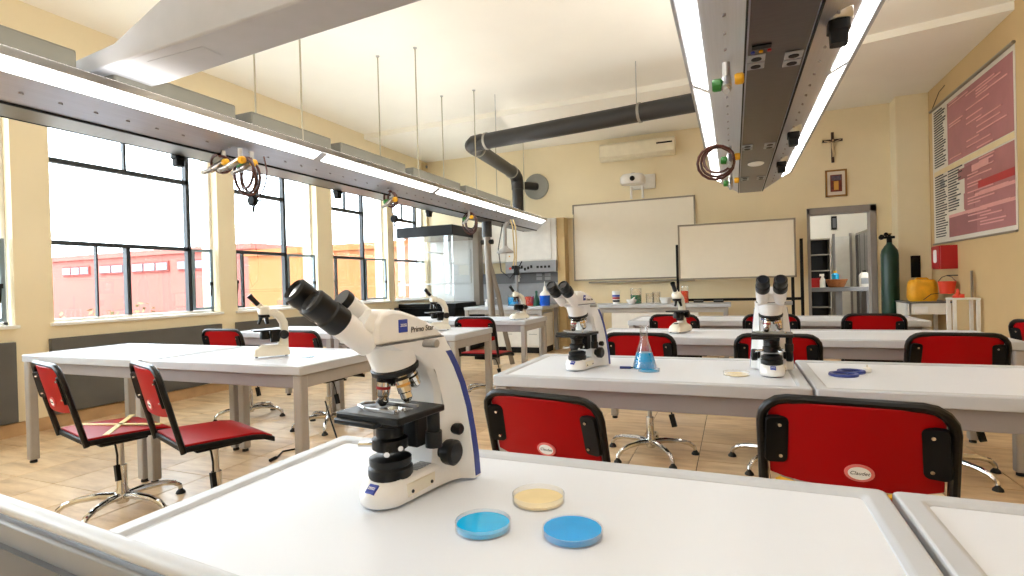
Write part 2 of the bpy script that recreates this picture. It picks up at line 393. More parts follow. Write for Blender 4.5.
for (x_, h_) in ((-25.2, .5), (-22.6, .7), (-20.1, .8)):
    t = thing('shrub', {-25.2: 'pale shrub at left foot of the salmon building', -22.6: 'pale shrub in the middle foot of the salmon building', -20.1: 'pale shrub at right foot of the salmon building'}[x_], 'shrub', (x_, 13.2, -.3))
    fm = MB()
    for q in range(60):
        a = random.uniform(0, 2*PI); e = random.uniform(0, 1); rr = 1.0*math.sqrt(random.random()); z = .1+(h_+.3)*math.sqrt(max(0, 1-rr*rr*.9))*e
        fm.at((rr*math.cos(a), rr*.5*math.sin(a), z), (random.uniform(-1, 1), random.uniform(-1, 1), a)).add([(-.12, 0, 0), (0, .06, 0), (.12, 0, .03), (0, -.06, 0)], [(0, 1, 2, 3)])
    fm.build('foliage', M['leaf'], t); MB().cyl((0, 0, 0), (0, 0, .5), .04).build('stem', M['wood'], t)

# ================================================================== TABLES
T = .76
TW, TD = 1.25, .735
def make_table(label):
    t = thing('lab_table', label, 'table', group='laboratory tables')
    w, dd = TW/2, TD/2
    # rim: closed loft of a rounded trim profile
    rim = MB(); rw = .045
    outer = rrect(TW, TD, .012, 3); 
    prof = [(0, .712), (0, .756), (.004, .76), (rw-.010, .76), (rw, .7545), (rw, .712)]
    rings = []
    for off, z in prof: rings.append([(x*(w-off)/w, y*(dd-off)/dd, z) for x, y in outer])
    rim.loft(rings, False, True).build('rim', M['rim'], t, .003, ang=20)
    bx('tabletop', (-w+rw-.004, -dd+rw-.004, .715), (w-rw+.004, dd-rw+.004, .7535), M['top'], t)
    for s in (-1, 1):
        bx('apron', (-w+.06, s*(dd-.05)-.018, .635), (w-.06, s*(dd-.05)+.018, .713), M['apron'], t, .004)
        bx('crossbar', (s*(w-.035)-.02, -dd+.06, .64), (s*(w-.035)+.02, dd-.06, .712), M['leg'], t, .004)
        for q in (-1, 1):
            l = bx('leg', (s*(w-.036)-.028, q*(dd-.036)-.028, .02), (s*(w-.036)+.028, q*(dd-.036)+.028, .712), M['leg'], t, .009)
            MB().at((s*(w-.036), q*(dd-.036), 0)).lathe([(.022, 0), (.022, .012), (.012, .022)], 10).build('foot_pad', M['rubber'], l)
    return t
ROWY = [1.185-TD/2, 2.17+TD/2, 3.86+TD/2, 5.45+TD/2]
XA, XBt, XC, XD = -1.0+TW/2, .259+TW/2, -2.1-TW/2, -3.37-TW/2
proto = make_table('white table in the foreground carrying the large microscope and three petri dishes')
proto.location = (XA, ROWY[0], 0)
spots = [(XBt, 0, 'white table at the bottom right corner, right of the foreground microscope table'),
 (XA, 1, 'white table with the blue flask between two microscopes, second row'),
 (XBt, 1, 'white table with two blue rings on top, second row right'),
 (XA, 2, 'white table with small single eyepiece microscope, third row'),
 (XBt, 2, 'white table behind the second row right table, empty top'),
 (XA, 3, 'white table of the fourth row in front of the teacher bench'),
 (XBt, 3, 'white table of the fourth row in front of the open doorway'),
 (XC, 1, 'white table by the windows carrying cream microscope and blue dish'),
 (XD, 1, 'white table by the windows at the far left with empty top'),
 (XC, 2, 'white table behind the window row microscope, right end with red chair seat under it'),
 (XD, 2, 'white table near the orange window, seen behind the cream microscope'),
 (XC, 3, 'white table carrying a small microscope in front of the beaker bench'),
 (XD, 3, 'white table in front of the fume cupboard')]
for x_, rw_, lb in spots: dup(proto, lb, (x_, ROWY[rw_], 0), 0, 'laboratory tables')

# cart with pale rim at the bottom left
cart = thing('equipment_cart', 'grey cart with pale rounded rim at the bottom left corner of the picture', 'cart', (-.86, .421, 0), R(-5))
MB().tube([(-.75, 0, .865), (-.4, 0, .865), (0, 0, .865), (.46, 0, .865)], .011, 12).build('rim', M['rim'], cart)
bx('side_panel', (-.75, -.012, .30), (.44, .008, .85), M['cartgrey'], cart, .004)
MB().prismy([(-.7, .70), (-.7, .82), (.12, .82), (.12, .80), (.06, .74), (-.02, .71), (-.1, .70)], -.02, -.010).build('recess_panel', M['cartdark'], cart)
for s in (-.72, .41):
    l = bx('leg', (s-.02, -.02, .05), (s+.02, .02, .85), M['leg'], cart, .004)
    MB().at((s, 0, .04), (0, PI/2, 0)).lathe([(.04, -.012), (.04, .012)], 14).build('wheel', M['rubber'], l)

# ================================================================== CHAIRS
def make_chair(label):
    t = thing('swivel_chair', label, 'chair', group='red swivel chairs')
    # seat
    W_, D_ = .42, .40
    n = 8; rings = []
    for i in range(n+1):
        y = -.20+D_*i/n; dz = -.03*max(0, (i-n+2)/2)**2+.006*math.cos(PI*i/n)
        rings.append([(-W_/2, y, .462+dz), (W_/2, y, .462+dz), (W_/2, y, .45+dz), (-W_/2, y, .45+dz)])
    MB().loft(rings).build('seat', M['red'], t, .004)
    rings = []
    for i in range(n+1):
        y = -.21+(D_+.02)*i/n; dz = -.03*max(0, (i-n+2)/2)**2+.006*math.cos(PI*i/n)
        rings.append([(-W_/2-.008, y, .452+dz), (W_/2+.008, y, .452+dz), (W_/2+.008, y, .425+dz), (-W_/2-.008, y, .425+dz)])
    MB().loft(rings).build('seat_frame', M['black'], t, .006)
    bx('mechanism', (-.10, -.12, .385), (.10, .10, .43), M['black'], t, .01)
    # back: U tube leaning back
    def bp(x, s): return (x, -.205-.10*s-.04*(1-(x/.215)**2)*0, .43+.42*s)
    rr = .065; hw = .215; H = .405
    pts = [(-hw, 0)]+[(-hw, H-rr)]+[(-hw+rr-rr*math.cos(R(a)), H-rr+rr*math.sin(R(a))) for a in (22, 45, 68)]+[(-hw+rr, H)]+[(-.07, H), (.07, H)]
    pts += [(hw-rr, H)]+[(hw-rr+rr*math.sin(R(a)), H-rr+rr*math.cos(R(a))) for a in (22, 45, 68)]+[(hw, H-rr), (hw, 0)]
    MB().tube([(x, -.205-.16*(z/H)*.62, .43+z*.985) for x, z in pts], .0135, 10).build('back_frame', M['blacktube'], t)
    # backrest panel curved inside the tube
    rings = []
    for i in range(11):
        x = -.198+.396*i/10; c = -.025*(1-(x/.198)**2)
        zt, zb = .822-.012*(abs(x)/.198)**6, .592+.015*(abs(x)/.198)**4
        rings.append([(x, -.205-.099*(zb-.43)/.42+c, zb), (x, -.205-.099*(zt-.43)/.42+c, zt), (x, -.193-.099*(zt-.43)/.42+c, zt), (x, -.193-.099*(zb-.43)/.42+c, zb)])
    MB().loft(rings).build('backrest', M['red'], t, .003)
    for s in (-1, 1):
        pl = MB(); pl.at((s*.178, -.2825, .712), (R(13), 0, R(-s*14))); pl.loft([[(x, -.008, z) for x, z in rrect(.056, .135, .014)], [(x, .004, z) for x, z in rrect(.06, .14, .014)]])
        p = pl.build('bracket', M['black'], t)
        for q in (-.045, .045): MB().at((s*.168, -.289-.099*q/.42, .712+q), (R(103), 0, 0)).lathe([(.006, 0), (.005, .008)], 8).build('screw', M['chrome'], p)
    MB().cyl((0, 0, .24), (0, 0, .39), .015).build('gas_lift', M['alu'], t)
    MB().at((0, 0, .05)).lathe([(.03, 0), (.034, .02), (.034, .06), (.026, .075), (.025, .2)], 16).build('column', M['chrome'], t)
    for k in range(5):
        a = 2*PI*k/5+.35
        c, s = math.cos(a), math.sin(a)
        b = MB().tube([(c*q, s*q, z) for q, z in ((.015, .085), (.10, .095), (.20, .088), (.255, .072), (.285, .048), (.29, .03))], [.02, .018, .0155, .0145, .013, .012], 10).build('base_leg', M['chrome'], t)
        MB().at((c*.29, s*.29, 0)).lathe([(.026, 0), (.024, .01), (.012, .024), (.01, .034)], 12).build('glide', M['rubber'], b)
    MB().tube([(.06, -.05, .40), (.12, -.06, .385), (.14, -.06, .34), (.155, -.065, .29)], .005, 6).at((.16, -.067, .255), (R(0), R(-14), 0)).box((-.016, -.01, -.04), (.016, .01, .04)).build('lever', M['black'], t)
    st = MB(); st.at((.015, -.2825, .642), (R(103), 0, 0)); st.loft([[(.034*math.cos(2*PI*k/24), .024*math.sin(2*PI*k/24), z) for k in range(24)] for z in (-.004, .0015)])
    so_ = st.build('sticker', M['stickred'], t); so_['label'] = 'round white sticker with pink border'
    st = MB(); st.at((.015, -.2839, .642), (R(103), 0, 0)); st.loft([[(.026*math.cos(2*PI*k/24), .018*math.sin(2*PI*k/24), z) for k in range(24)] for z in (-.003, .001)])
    st.build('sticker_face', M['white'], so_)
    text('Claudet', .014, 'lettering', M['ink'], so_, (.015, -.2853, .642), (R(103), 0, 0), .3)
    return t
def add_tape(ch, m):
    for a in (R(32), R(-32)):
        MB().at((0, 0, .4685), (0, 0, a)).box((-.23, -.013, -.004), (.23, .013, .0012)).build('tape_strip', m, ch)
GR = 'red swivel chairs'
ch = make_chair('red chair with round sticker in front of the second row flask table')
ch.location = (-.535, 1.99, 0); ch.rotation_euler = (0, 0, R(-11))
chairs = [
 ((.305, 1.92), -6, 'largest red chair at lower right, yellow tape crossed on its seat'),
 ((-.54, 3.66), -3, 'red chair directly behind the blue flask'),
 ((.235, 3.68), -4, 'red chair directly behind the frontal microscope on the second row'),
 ((1.09, 3.82), -2, 'red chair at the right behind the second row table with two blue rings'),
 ((-.50, 5.48), -5, 'red chair behind the small microscope of the third row'),
 ((.31, 5.46), -5, 'red chair just behind and above the frontal microscope, by the fourth row'),
 ((1.07, 5.48), -5, 'red chair in front of the doorway and green gas cylinder'),
 ((2.06, 4.55), -62, 'red chair turned sideways at the right edge of the picture'),
 ((-3.06, 1.86), -14, 'red chair with pale tape crossed on the seat at the far left'),
 ((-2.46, 1.95), -20, 'red chair second from the left in front of the window table'),
 ((-4.15, 3.66), 4, 'red chair behind the far left window table'),
 ((-3.2, 3.62), -4, 'red chair hidden behind the cream microscope table, seat edge and base showing'),
 ((-2.42, 5.15), 0, 'red chair with bright seat behind the foreground microscope, under a window table'),
]
for i, ((x_, y_), a_, lb) in enumerate(chairs):
    c = dup(ch, lb, (x_, y_, 0), R(a_), GR)
    if i == 0: add_tape(c, M['yellowtape'])
    if i == 8: add_tape(c, M['paletape'])

ch.scale = (1, 1, .955); ch.location = (-.545, 1.955, 0)      # this one is set lower

# ================================================================== SERVICE RAILS
def rail(name, label, xc, ya, yb, joints, side):
    t = thing(name, label, 'service rail', (xc, 0, 0))
    z0, z1, hw, hc = 2.07, 2.21, .37, .115
    def ring(y0, prof, bend):
        return [(x, y0-(bend*(abs(x)/hw)**2), z) for x, z in prof]
    shell = [(-hw, z1), (-hc, z0+.004), (hc, z0+.004), (hw, z1), (hw, z1+.035), (.2, z1+.07), (-.2, z1+.07), (-hw, z1+.035)]
    MB().loft([ring(ya, shell, 0), ring(yb, shell, .22)]).build('housing', M['rail'], t, ang=20)
    MB().loft([ring(ya, [(-hc+.008, z0-.004), (hc-.008, z0-.004), (hc-.008, z0+.01), (-hc+.008, z0+.01)], 0), ring(yb-.005, [(-hc+.008, z0-.004), (hc-.008, z0-.004), (hc-.008, z0+.01), (-hc+.008, z0+.01)], .22)]).build('centre_panel', M['raildark'], t)
    def slope(x): return z0+.004+(abs(x)-hc)/(hw-hc)*(z1-z0-.004)
    for s in (-1, 1):
        MB().loft([[(s*(hc-.001), y, z0-.006), (s*(hc+.006), y, z0-.006), (s*(hc+.006), y, z0+.012), (s*(hc-.001), y, z0+.012)] for y in (ya, yb-.03)]).build('seam', M['black'], t)
        js = [ya]+joints+[yb-.22]
        for i in range(len(js)-1):
            a, b = js[i]+.04, js[i+1]-.04
            xi, xo = .285, .358
            p = [(s*xi, slope(xi)-.004), (s*xo, slope(xo)-.004), (s*xo, slope(xo)+.01), (s*xi, slope(xi)+.01)]
            MB().prismy(p, a, b).build('light_strip', M['strip'], t)
        MB().prismy([(s*.215, z1+.0615), (s*.355, z1+.033), (s*.355, z1+.041), (s*.215, z1+.0695)], ya, yb-.3).build('uplight', M['uplight' if side < 0 else 'uplight_bright'], t)
        MB().loft([[(s*(hw-.004), y, z1-.008), (s*(hw+.008), y, z1-.008), (s*(hw+.008), y, z1+.03), (s*(hw-.004), y, z1+.03)] for y in (ya, yb-.22)]).build('edge_trim', M['alu'], t)
        d = MB(); y = ya+.15
        while y < yb-.3:
            d.at((s*.19, y, slope(.19)), (0, s*R(29), 0)).lathe([(.011, -.004), (.008, .0025)], 8); y += .16
        dd = d.build('rivets', M['apron'], t); dd['kind'] = 'stuff'
    # boxed covers on top
    for a, b in ((-.2, 1.72), (1.9, 2.67), (2.8, 3.6), (3.72, 4.7), (4.85, 5.9), (6.05, 7.5)):
        if b < yb: bx('top_cover', (-.17, max(a, ya), z1+.06), (.17, b, z1+.205), M['cover'], t, .012)
    return t
railL = rail('service_rail', 'long grey overhead service rail with light strips along the windows', -3.245, -3.0, 8.8, [-1.9, -.2, 3.3, 5.05, 6.7], -1)
railR = rail('service_rail', 'grey overhead service rail with two light strips at the upper right', .179, -3.0, 6.3, [-2.0, -.3, 1.4, 3.1, 4.8], 1)
# hanger rods
def rods(label, x0, pts, group):
    for (x_, y_) in pts:
        t = thing('hanger_rod', label(x_, y_), 'rod', (x_, y_, 2.33), 0, group)
        MB().cyl((0, 0, -.05), (0, 0, CZ-2.33), .007, 8).build('rod', M['rodm'], t)
        MB().at((0, 0, CZ-2.33)).lathe([(.018, -.012), (.022, 0)], 10).build('ceiling_hook', M['alu'], t)
pairs = [(3.28, 'nearest rod pair of the left rail, by the grey beam'), (4.95, 'second rod pair of the left rail'), (6.35, 'third rod pair of the left rail, by the dark duct'), (8.1, 'farthest rod pair of the left rail')]
for y_, lb in pairs: rods(lambda a, b, lb=lb, y_=y_: ('left rod of the ' if a < -3.3 else 'right rod of the ')+lb, 0, [(-3.56, y_), (-3.08, y_)], 'hanger rods of the rail')
for y_ in (1.0, 5.5): rods(lambda a, b: ('left' if a < .18 else 'right')+(' rod hanging the right rail near the viewer' if b < 3 else ' rod hanging the far end of the right rail'), 0, [(-.02, y_), (.38, y_)], 'hanger rods of the rail')

# fittings on the rails ------------------------------------------------
def tap_cluster(label, x, y, z, n=1, rz=0, green=True):
    t = thing('gas_tap', label, 'tap', (x, y, z-.012), rz, 'taps under the rails'); t.scale = (1.45,)*3
    for i in range(n):
        o = i*.1
        MB().cyl((o, 0, 0), (o, 0, -.05), .011).cyl((o, .0, -.05), (o, -.07, -.10), .014).cyl((o, -.07, -.10), (o, -.11, -.12), .009).build('tap_body', M['alu'], t)
        k = MB().at((o+.022, -.02, -.06), (0, PI/2, 0)).lathe([(.014, 0), (.017, .006), (.017, .022), (.012, .026)], 10).build('knob', M['ytap'], t)
        if green and i == n-1: MB().at((o-.04, -.035, -.075), (0, PI/2, 0)).lathe([(.016, 0), (.019, .006), (.019, .024), (.012, .03)], 10).build('knob', M['gtap'], t)
    return t
def hose_coil(label, x, y, z, w, h, m, loops=2, drop=0):
    pts = []
    for k in range(loops*16+1):
        a = 2*PI*k/16; q = 1-.25*(k/16)/loops
        pts.append((w*q*math.sin(a)+.01*k/16, .03*math.sin(a*.5+k*.1), -h*q+h*q*math.cos(a)))
    t = thing('hose', label, 'hose', (x, y, z), 0, 'hoses under the rails')
    MB().tube(pts, .0095, 8).build('coil', m, t); return t
def socket_pod(label, x, y, z, rot=0):
    t = thing('socket_pod', label, 'socket', (x, y, z), rot, 'black socket pods under the rails')
    MB().at((0, 0, 0)).lathe([(.05, .03), (.05, 0), (.045, -.015)], 18).build('mount', M['alu'], t)
    MB().loft([[(q*x_, q*y_, z_) for x_, y_ in rrect(.07, .07, .015)] for q, z_ in ((1, -.012), (1.05, -.05), (.86, -.055), (.8, -.10))]).build('body', M['black'], t)
    return t
# slope height at offset .19 from rail centre is 2.115, at .30 2.17
zs = 2.112
tap_cluster('double tap with yellow knobs on the left rail, nearest the viewer', -3.245+.15, 2.58, zs-.01, 2, 0, False)
hose_coil('dark red coiled hose hanging from the near taps of the left rail', -3.04, 2.70, 2.06, .10, .13, M['hose'], 3)
hose_coil('small dark hose loop beside the near double tap', -3.10, 2.55, 2.05, .08, .06, M['hose'], 1)
tap_cluster('tap with green and yellow knobs on the left rail beside the hanging hose loop', -3.245+.22, 2.74, zs+.01, 1)
def valve(label, x, y, z, zv, w):
    t = thing('hanging_valve', label, 'valve', (x, y, z), 0, 'valves hanging on hoses')
    L = z-zv; pts = []
    for i in range(17):
        a = PI*i/16; pts.append((-w*math.cos(a), 0, -L*math.sin(a)**.6))
    MB().tube([(-w*.8, 0, 0)]+pts[1:-1]+[(w*.8, 0, 0)], .005, 8).build('hose_loop', M['hose'], t)
    b = MB().at((0, -.01, -L-.02), (R(90), 0, 0)).lathe([(.03, -.02), (.04, -.01), (.04, .01), (.03, .02)], 16).build('valve_body', M['black'], t)
    MB().cyl((0, 0, -L-.05), (-.01, 0, -L-.10), .008).cyl((.03, 0, -L-.02), (.09, 0, -L-.03), .005).build('spout', M['black'], b)
    return t
valve('black round valve hanging on a long hose loop in front of the second window', -3.08, 2.80, 2.085, 1.81, .13)
tap_cluster('tap with yellow and green knobs on the left rail, in front of the third window', -3.245+.17, 4.45, zs, 1)
valve('black round valve hanging on brown hoses in front of the third window', -3.10, 4.52, 2.08, 1.86, .035)
hose_coil('brown coiled hose beside the tap in front of the third window', -3.10, 4.44, 2.10, .07, .08, M['hose'], 2)
tap_cluster('tap with orange knob on the far part of the left rail', -3.245+.17, 6.10, zs, 1)
hose_coil('tangled hose coil on the far part of the left rail', -3.10, 6.15, 2.08, .10, .14, M['hose'], 3)
socket_pod('black socket pod under the left rail nearest the viewer', -3.245-.2, 2.52, 2.115)
socket_pod('black socket pod under the left rail before the second pillar', -3.245-.2, 4.10, 2.115)
socket_pod('black socket pod under the left rail above the fume cupboard', -3.245-.2, 5.75, 2.115)
tap_cluster('tap with yellow and green knobs on the right rail, nearest the viewer', .179-.19, 2.55, zs, 1)
tap_cluster('tap with coiled brown hose on the right rail', .179-.19, 4.15, zs, 1)
hose_coil('brown hose coil hanging from the far tap of the right rail', .179-.29, 4.12, 2.10, .13, .12, M['hose'], 3)
tap_cluster('small tap with green knob at the far end of the right rail', .179-.19, 5.15, zs, 1)
socket_pod('largest black socket pod under the right rail', .179+.2, 2.33, 2.115)
socket_pod('black socket pod under the middle of the right rail', .179+.2, 3.98, 2.115)
socket_pod('black socket pod under the far end of the right rail', .179+.2, 4.95, 2.115)
def outlet(x, y, label):
    t = thing('power_outlet', label, 'outlet', (x, y, 2.067), 0, 'outlets on the rail')
    for k in (0, .085):
        p = bx('plate', (-.034, k, -.008), (.034, k+.07, 0), M['greypanel'], t, .003)
        MB().at((0, k+.035, -.0085)).lathe([(.02, -.002), (.02, .001)], 12).build('socket_face', M['black'], p)
outlet(.105, 2.42, 'left double outlet under the right rail, nearest the viewer')
outlet(.245, 2.45, 'right double outlet under the right rail, nearest the viewer')
outlet(.105, 4.02, 'left double outlet under the middle of the right rail')
outlet(.245, 4.04, 'right double outlet under the middle of the right rail')
outlet(.11, 5.3, 'left double outlet under the far end of the right rail')
outlet(.245, 5.32, 'right double outlet under the far end of the right rail')
t = thing('switch_panel', 'small switch panel with coloured buttons under the right rail', 'switch', (.12, 2.36, 2.067))
bx('plate', (-.035, -.035, -.006), (.035, .0, 0), M['black'], t)
for q, m in ((-.03, 'blue'), (0, 'ytap'), (.03, 'redring')): MB().at((q, .03, 0)).lathe([(.008, -.008), (.008, 0)], 8).build('button', M[m], t)
t = thing('ceiling_speaker', 'oval white disc under the far end of the right rail', 'lamp', (.18, 4.72, 2.067))
MB().loft([[(.06*q*math.cos(2*PI*k/24), .08*q*math.sin(2*PI*k/24), z) for k in range(24)] for q, z in ((1, 0), (1, -.006), (.85, -.012))]).build('disc', M['white_metal'], t)

# grey cross beam near the viewer, top left
cb = thing('cross_beam', 'broad grey service beam crossing the top left corner above the left rail', 'beam', (0, 0, 0))
MB().loft([[(-3.6, 1.86, 2.37), (-3.6, 2.14, 2.37), (-3.6, 2.14, 2.42), (-3.6, 1.86, 2.44)],
           [(-2.93, 1.81, 2.35), (-2.93, 2.10, 2.35), (-2.93, 2.10, 2.43), (-2.93, 1.81, 2.46)],
           [(-2.0, 1.76, 2.35), (-2.0, 2.02, 2.35), (-2.0, 2.02, 2.66), (-2.0, 1.76, 2.76)],
           [(.1, 1.66, 2.35), (.1, 1.86, 2.35), (.1, 1.86, 2.66), (.1, 1.66, 2.72)]]).build('housing', M['beam'], cb, .01)
bx('access_panel', (-2.75, 1.86, 2.348), (-2.35, 1.98, 2.352), M['beam'], cb, .001)

# camera-side wires and boxes
t = thing('wall_sensor', 'small beige sensor box in the far left ceiling corner', 'sensor', (XL, 9.1, 3.44)); bx('case', (0, 0, 0), (.08, .12, .14), M['beige'], t, .01); MB().at((.08, .06, .06), (0, PI/2, 0)).lathe([(.03, 0), (.02, .015)], 12).build('lens', M['darkgrey'], t)

# ================================================================== HERO MICROSCOPE TYPE
def Rm(ax, a): return Matrix.Rotation(a, 4, ax)
def make_scope(label, full=True):
    t = thing('binocular_microscope', label, 'microscope', group='binocular microscopes')
    AX = -.178
    # foot
    def foot_out(w, y0, nose):
        p = [(w+.006, y0), (w+.003, -.10), (w, -.19)]
        for a in range(0, 181, 20): p.append((w*math.cos(R(a)), -.195-(nose-.195)*math.sin(R(a))))
        return p+[(-w, -.19), (-w-.003, -.10), (-w-.006, y0)]
    MB().loft([[(x, y, z) for x, y in foot_out(w, -.02, ns)] for w, ns, z in ((.044, .238, 0), (.047, .242, .005), (.046, .240, .028), (.043, .224, .040), (.037, .198, .046))]).build('foot', M['scope'], t, ang=50)
    # arm
    def sec(h, w, yr, c, yf, tk):
        return [(-w, yr, h), (-w, yr-tk, h), (-c-.008, yr-tk-.012, h), (-c, yr-tk-.03, h), (-c*.92, yf+.012, h), (-c*.7, yf, h), (c*.7, yf, h), (c*.92, yf+.012, h), (c, yr-tk-.03, h), (c+.008, yr-tk-.012, h), (w, yr-tk, h), (w, yr, h)]
    secs = [sec(0, .086, 0, .052, -.105, .024), sec(.05, .084, -.002, .051, -.10, .024), sec(.10, .080, -.006, .049, -.09, .024), sec(.15, .076, -.013, .047, -.082, .024), sec(.20, .071, -.026, .046, -.085, .024),
            sec(.235, .067, -.040, .046, -.105, .024), sec(.258, .064, -.052, .046, -.135, .024), sec(.275, .061, -.062, .048, -.17, .022), sec(.285, .059, -.068, .052, -.205, .02), sec(.298, .058, -.074, .055, -.235, .02)]
    MB().loft(secs).build('arm', M['scope'], t, ang=40)
    st = [[(x, y, h) for x, y in ((w+.0016, yr-.002), (w+.0016, yr-.019), (w-.004, yr-.019), (w-.004, yr-.002))] for h, w, yr in ((.004, .086, 0), (.05, .084, -.002), (.10, .080, -.006), (.15, .076, -.013), (.20, .071, -.026), (.235, .067, -.040), (.258, .064, -.052), (.27, .062, -.059))]
    for s in (-1, 1):
        MB().loft([[(s*x, y, z) for x, y, z in q] for q in st]).build('blue_stripe', M['navy'], t)
    # limb cover with badge and name
    prof = [(-.068, .300), (-.075, .307), (-.095, .3205), (-.12, .334), (-.15, .346), (-.185, .3565), (-.215, .361), (-.24, .356), (-.252, .340), (-.252, .300)]
    prof2 = [(y, z if z < .301 else .3+(z-.3)*.93) for y, z in prof]
    MB().loft([[(s*w, y*k-.0, z) for y, z in P] for s, w, P, k in ((-1, .050, prof2, .995), (-1, .042, prof, 1), (1, .042, prof, 1), (1, .050, prof2, .995))]).build('limb_cover', M['scope'], t, .006, ang=30)
    MB().prismx([(-.072, .2975), (-.248, .2975), (-.248, .3005), (-.072, .3005)], -.0535, .0535).build('seam_gasket', M['darkgrey'], t)
    b = bx('badge', (.046, -.200, .317), (.0515, -.176, .341), M['blue'], t, .001); b['label'] = 'square blue badge'
    text('ZEISS', .0075, 'lettering', M['white'], b, (.0518, -.188, .330), (R(90), 0, R(90)))
    text('Primo Star', .0155, 'name_lettering', M['ink'], t, (.0508, -.134, .3195), (R(90), 0, R(90)), .12)
    MB().cyl((.05, -.13, .291), (.082, -.13, .291), .008, 12).build('clamp_screw', M['alu'], t)
    b = MB().prismx([(-.205, .036), (-.232, .030), (-.236, .012), (-.212, .018)], .012, .034)
    bb = MB(); bb.at((.004, -.2325, .0345), (R(37), 0, 0)).box((-.0105, -.0095, -.004), (.0105, .0095, .0012)); bb = bb.build('foot_badge', M['blue'], t, .001)
    text('ZEISS', .007, 'lettering', M['white'], bb, (.004, -.2334, .0360), (R(37), 0, 0))
    b = bx('control_plate', (.044, -.185, .010), (.0492, -.105, .034), M['scope_b'], t, .002)
    for q in (-.173, -.117): MB().at((.0492, q, .018), (0, PI/2, 0)).lathe([(.0035, 0), (.003, .002)], 10).build('screw', M['ink'], b)
    # nosepiece
    Q = Matrix.Translation((0, AX+.018, .252)) @ Rm('X', R(14))
    m = MB(); m.X = Q; m.lathe([(.043, -.002), (.045, .012), (.049, .035), (.05, .05)], 28); m.build('nosepiece_dome', M['scope'], t)
    m = MB(); m.X = Q; m.lathe([(.038, -.015), (.0455, -.012), (.0465, -.003), (.044, 0)], 28); nr = m.build('nosepiece_ring', M['scopeblack'], t)
    m = MB(); m.X = Q; m.lathe([(.026, -.03), (.037, -.016)], 24); m.build('turret', M['scopeblack'], nr)
    for k in range(4):
        a = k*PI/2+R(-90-28)
        base = Q @ Vector((.025*math.cos(a), .025*math.sin(a), -.018)); dr = (Q.to_3x3() @ Vector((.26*math.cos(a), .26*math.sin(a), -1))).normalized()
        L = (.056, .050, .042, .036)[k]
        m = MB(); m.along(base, base+dr); m.lathe([(.0125, -.004), (.0135, .004), (.0135, L*.62), (.0115, L*.66), (.0115, L*.86), (.006, L)], 16); ob = m.build('objective', M['chrome'], t)
        m = MB(); m.along(base, base+dr); m.lathe([(.0138, L*.30), (.0138, L*.40)], 16); m.build('colour_ring', M[('redring', 'orangering', 'black', 'blue')[k]], ob)
        m = MB(); m.along(base, base+dr); m.lathe([(.0137, .002), (.0137, .008)], 16); m.build('black_ring', M['scopeblack'], ob)
    # stage
    st_ = bx('stage', (-.074, -.242, .158), (.080, -.108, .171), M['scopeblack'], t, .003)
    bx('stage_drive', (-.074, -.248, .149), (.03, -.228, .160), M['scopeblack'], t, .003)
    MB().box((.0, -.195, .1715), (.055, -.170, .173)).build('slide', M['glass'], t)
    MB().box((-.03, -.215, .1715), (.05, -.209, .176)).box((-.03, -.156, .1715), (.05, -.150, .176)).tube([(-.03, -.212, .175), (-.052, -.205, .177), (-.058, -.185, .177), (-.045, -.168, .176)], .003, 6).build('slide_holder', M['alu'], t)
    MB().cyl((.012, -.14, .171), (.012, -.14, .180), .006, 10).build('stage_screw', M['chrome'], t); MB().cyl((.05, -.212, .171), (.05, -.212, .179), .005, 10).build('stage_screw', M['chrome'], t)
    bx('stage_carrier', (-.03, -.135, .085), (.03, -.095, .160), M['scopeblack'], t, .004)
    MB().at((0, AX, 0)).lathe([(.026, .160), (.031, .155), (.031, .14), (.026, .136), (.026, .118), (.034, .114), (.034, .096), (.028, .092)], 24).build('condenser', M['scopeblack'], t)
    MB().cyl((-.03, AX-.01, .10), (-.062, AX-.02, .098), .005, 10).cyl((.02, AX-.025, .102), (.034, AX-.045, .098), .0055, 10).cyl((.03, AX-.01, .105), (.045, AX-.02, .104), .005).build('centring_screw', M['chrome'], t)
    MB().at((0, AX, 0)).lathe([(.040, .040), (.042, .046), (.042, .060), (.038, .064), (.040, .068), (.040, .078), (.030, .082)], 26).build('field_lamp', M['scopeblack'], t)
    v = MB()
    for q in range(6): v.box((.008+.0, -.145+q*.008, .045), (.036, -.141+q*.008, .0475))
    v.build('vent', M['greypanel'], t)
    MB().cyl((.066, -.128, .160), (.066, -.128, .122), .013, 14).cyl((.066, -.128, .122), (.066, -.128, .092), .0165, 14).cyl((.066, -.128, .166), (.066, -.128, .155), .006).build('stage_knob', M['scopeblack'], t)
    for s in (-1, 1):
        kn = MB(); kn.at((s*.05, -.075, .066), (0, s*PI/2, 0)).lathe([(.016, -.006), (.016, .004), (.024, .006), (.0255, .012), (.0255, .026), (.020, .031)], 24); ko = kn.build('focus_knob', M['scopeblack'], t)
    kn = MB(); kn.at((.05, -.045, .105), (0, PI/2, 0)).lathe([(.009, -.004), (.011, .006), (.012, .018), (.009, .022)], 16); kn.build('brightness_knob', M['scopeblack'], t)
    # binocular head, pivots on the optical axis
    h = bpy.data.objects.new('head', None)
    hm = MB()
    d = Vector((0, -math.cos(R(38)), math.sin(R(38)))); up = Vector((0, math.sin(R(38)), math.cos(R(38))))
    def hr(s, w, a, b): # ring around point on axis
        c = Vector((0, -.022, .300))+d*s
        return [tuple(c+Vector((x, 0, 0))+up*y) for x, y in rrect(2*w, b-a, min(w, (b-a)/2)*.55, 4, 0, (a+b)/2)]
    hm.loft([hr(-.012, .044, .0, .052), hr(.01, .050, -.010, .054), hr(.035, .054, -.014, .042), hr(.06, .056, -.016, .030), hr(.07, .052, -.012, .024)])
    ho = hm.build('binocular_head', M['scope'], t, ang=45); ho.location = (0, AX, 0)
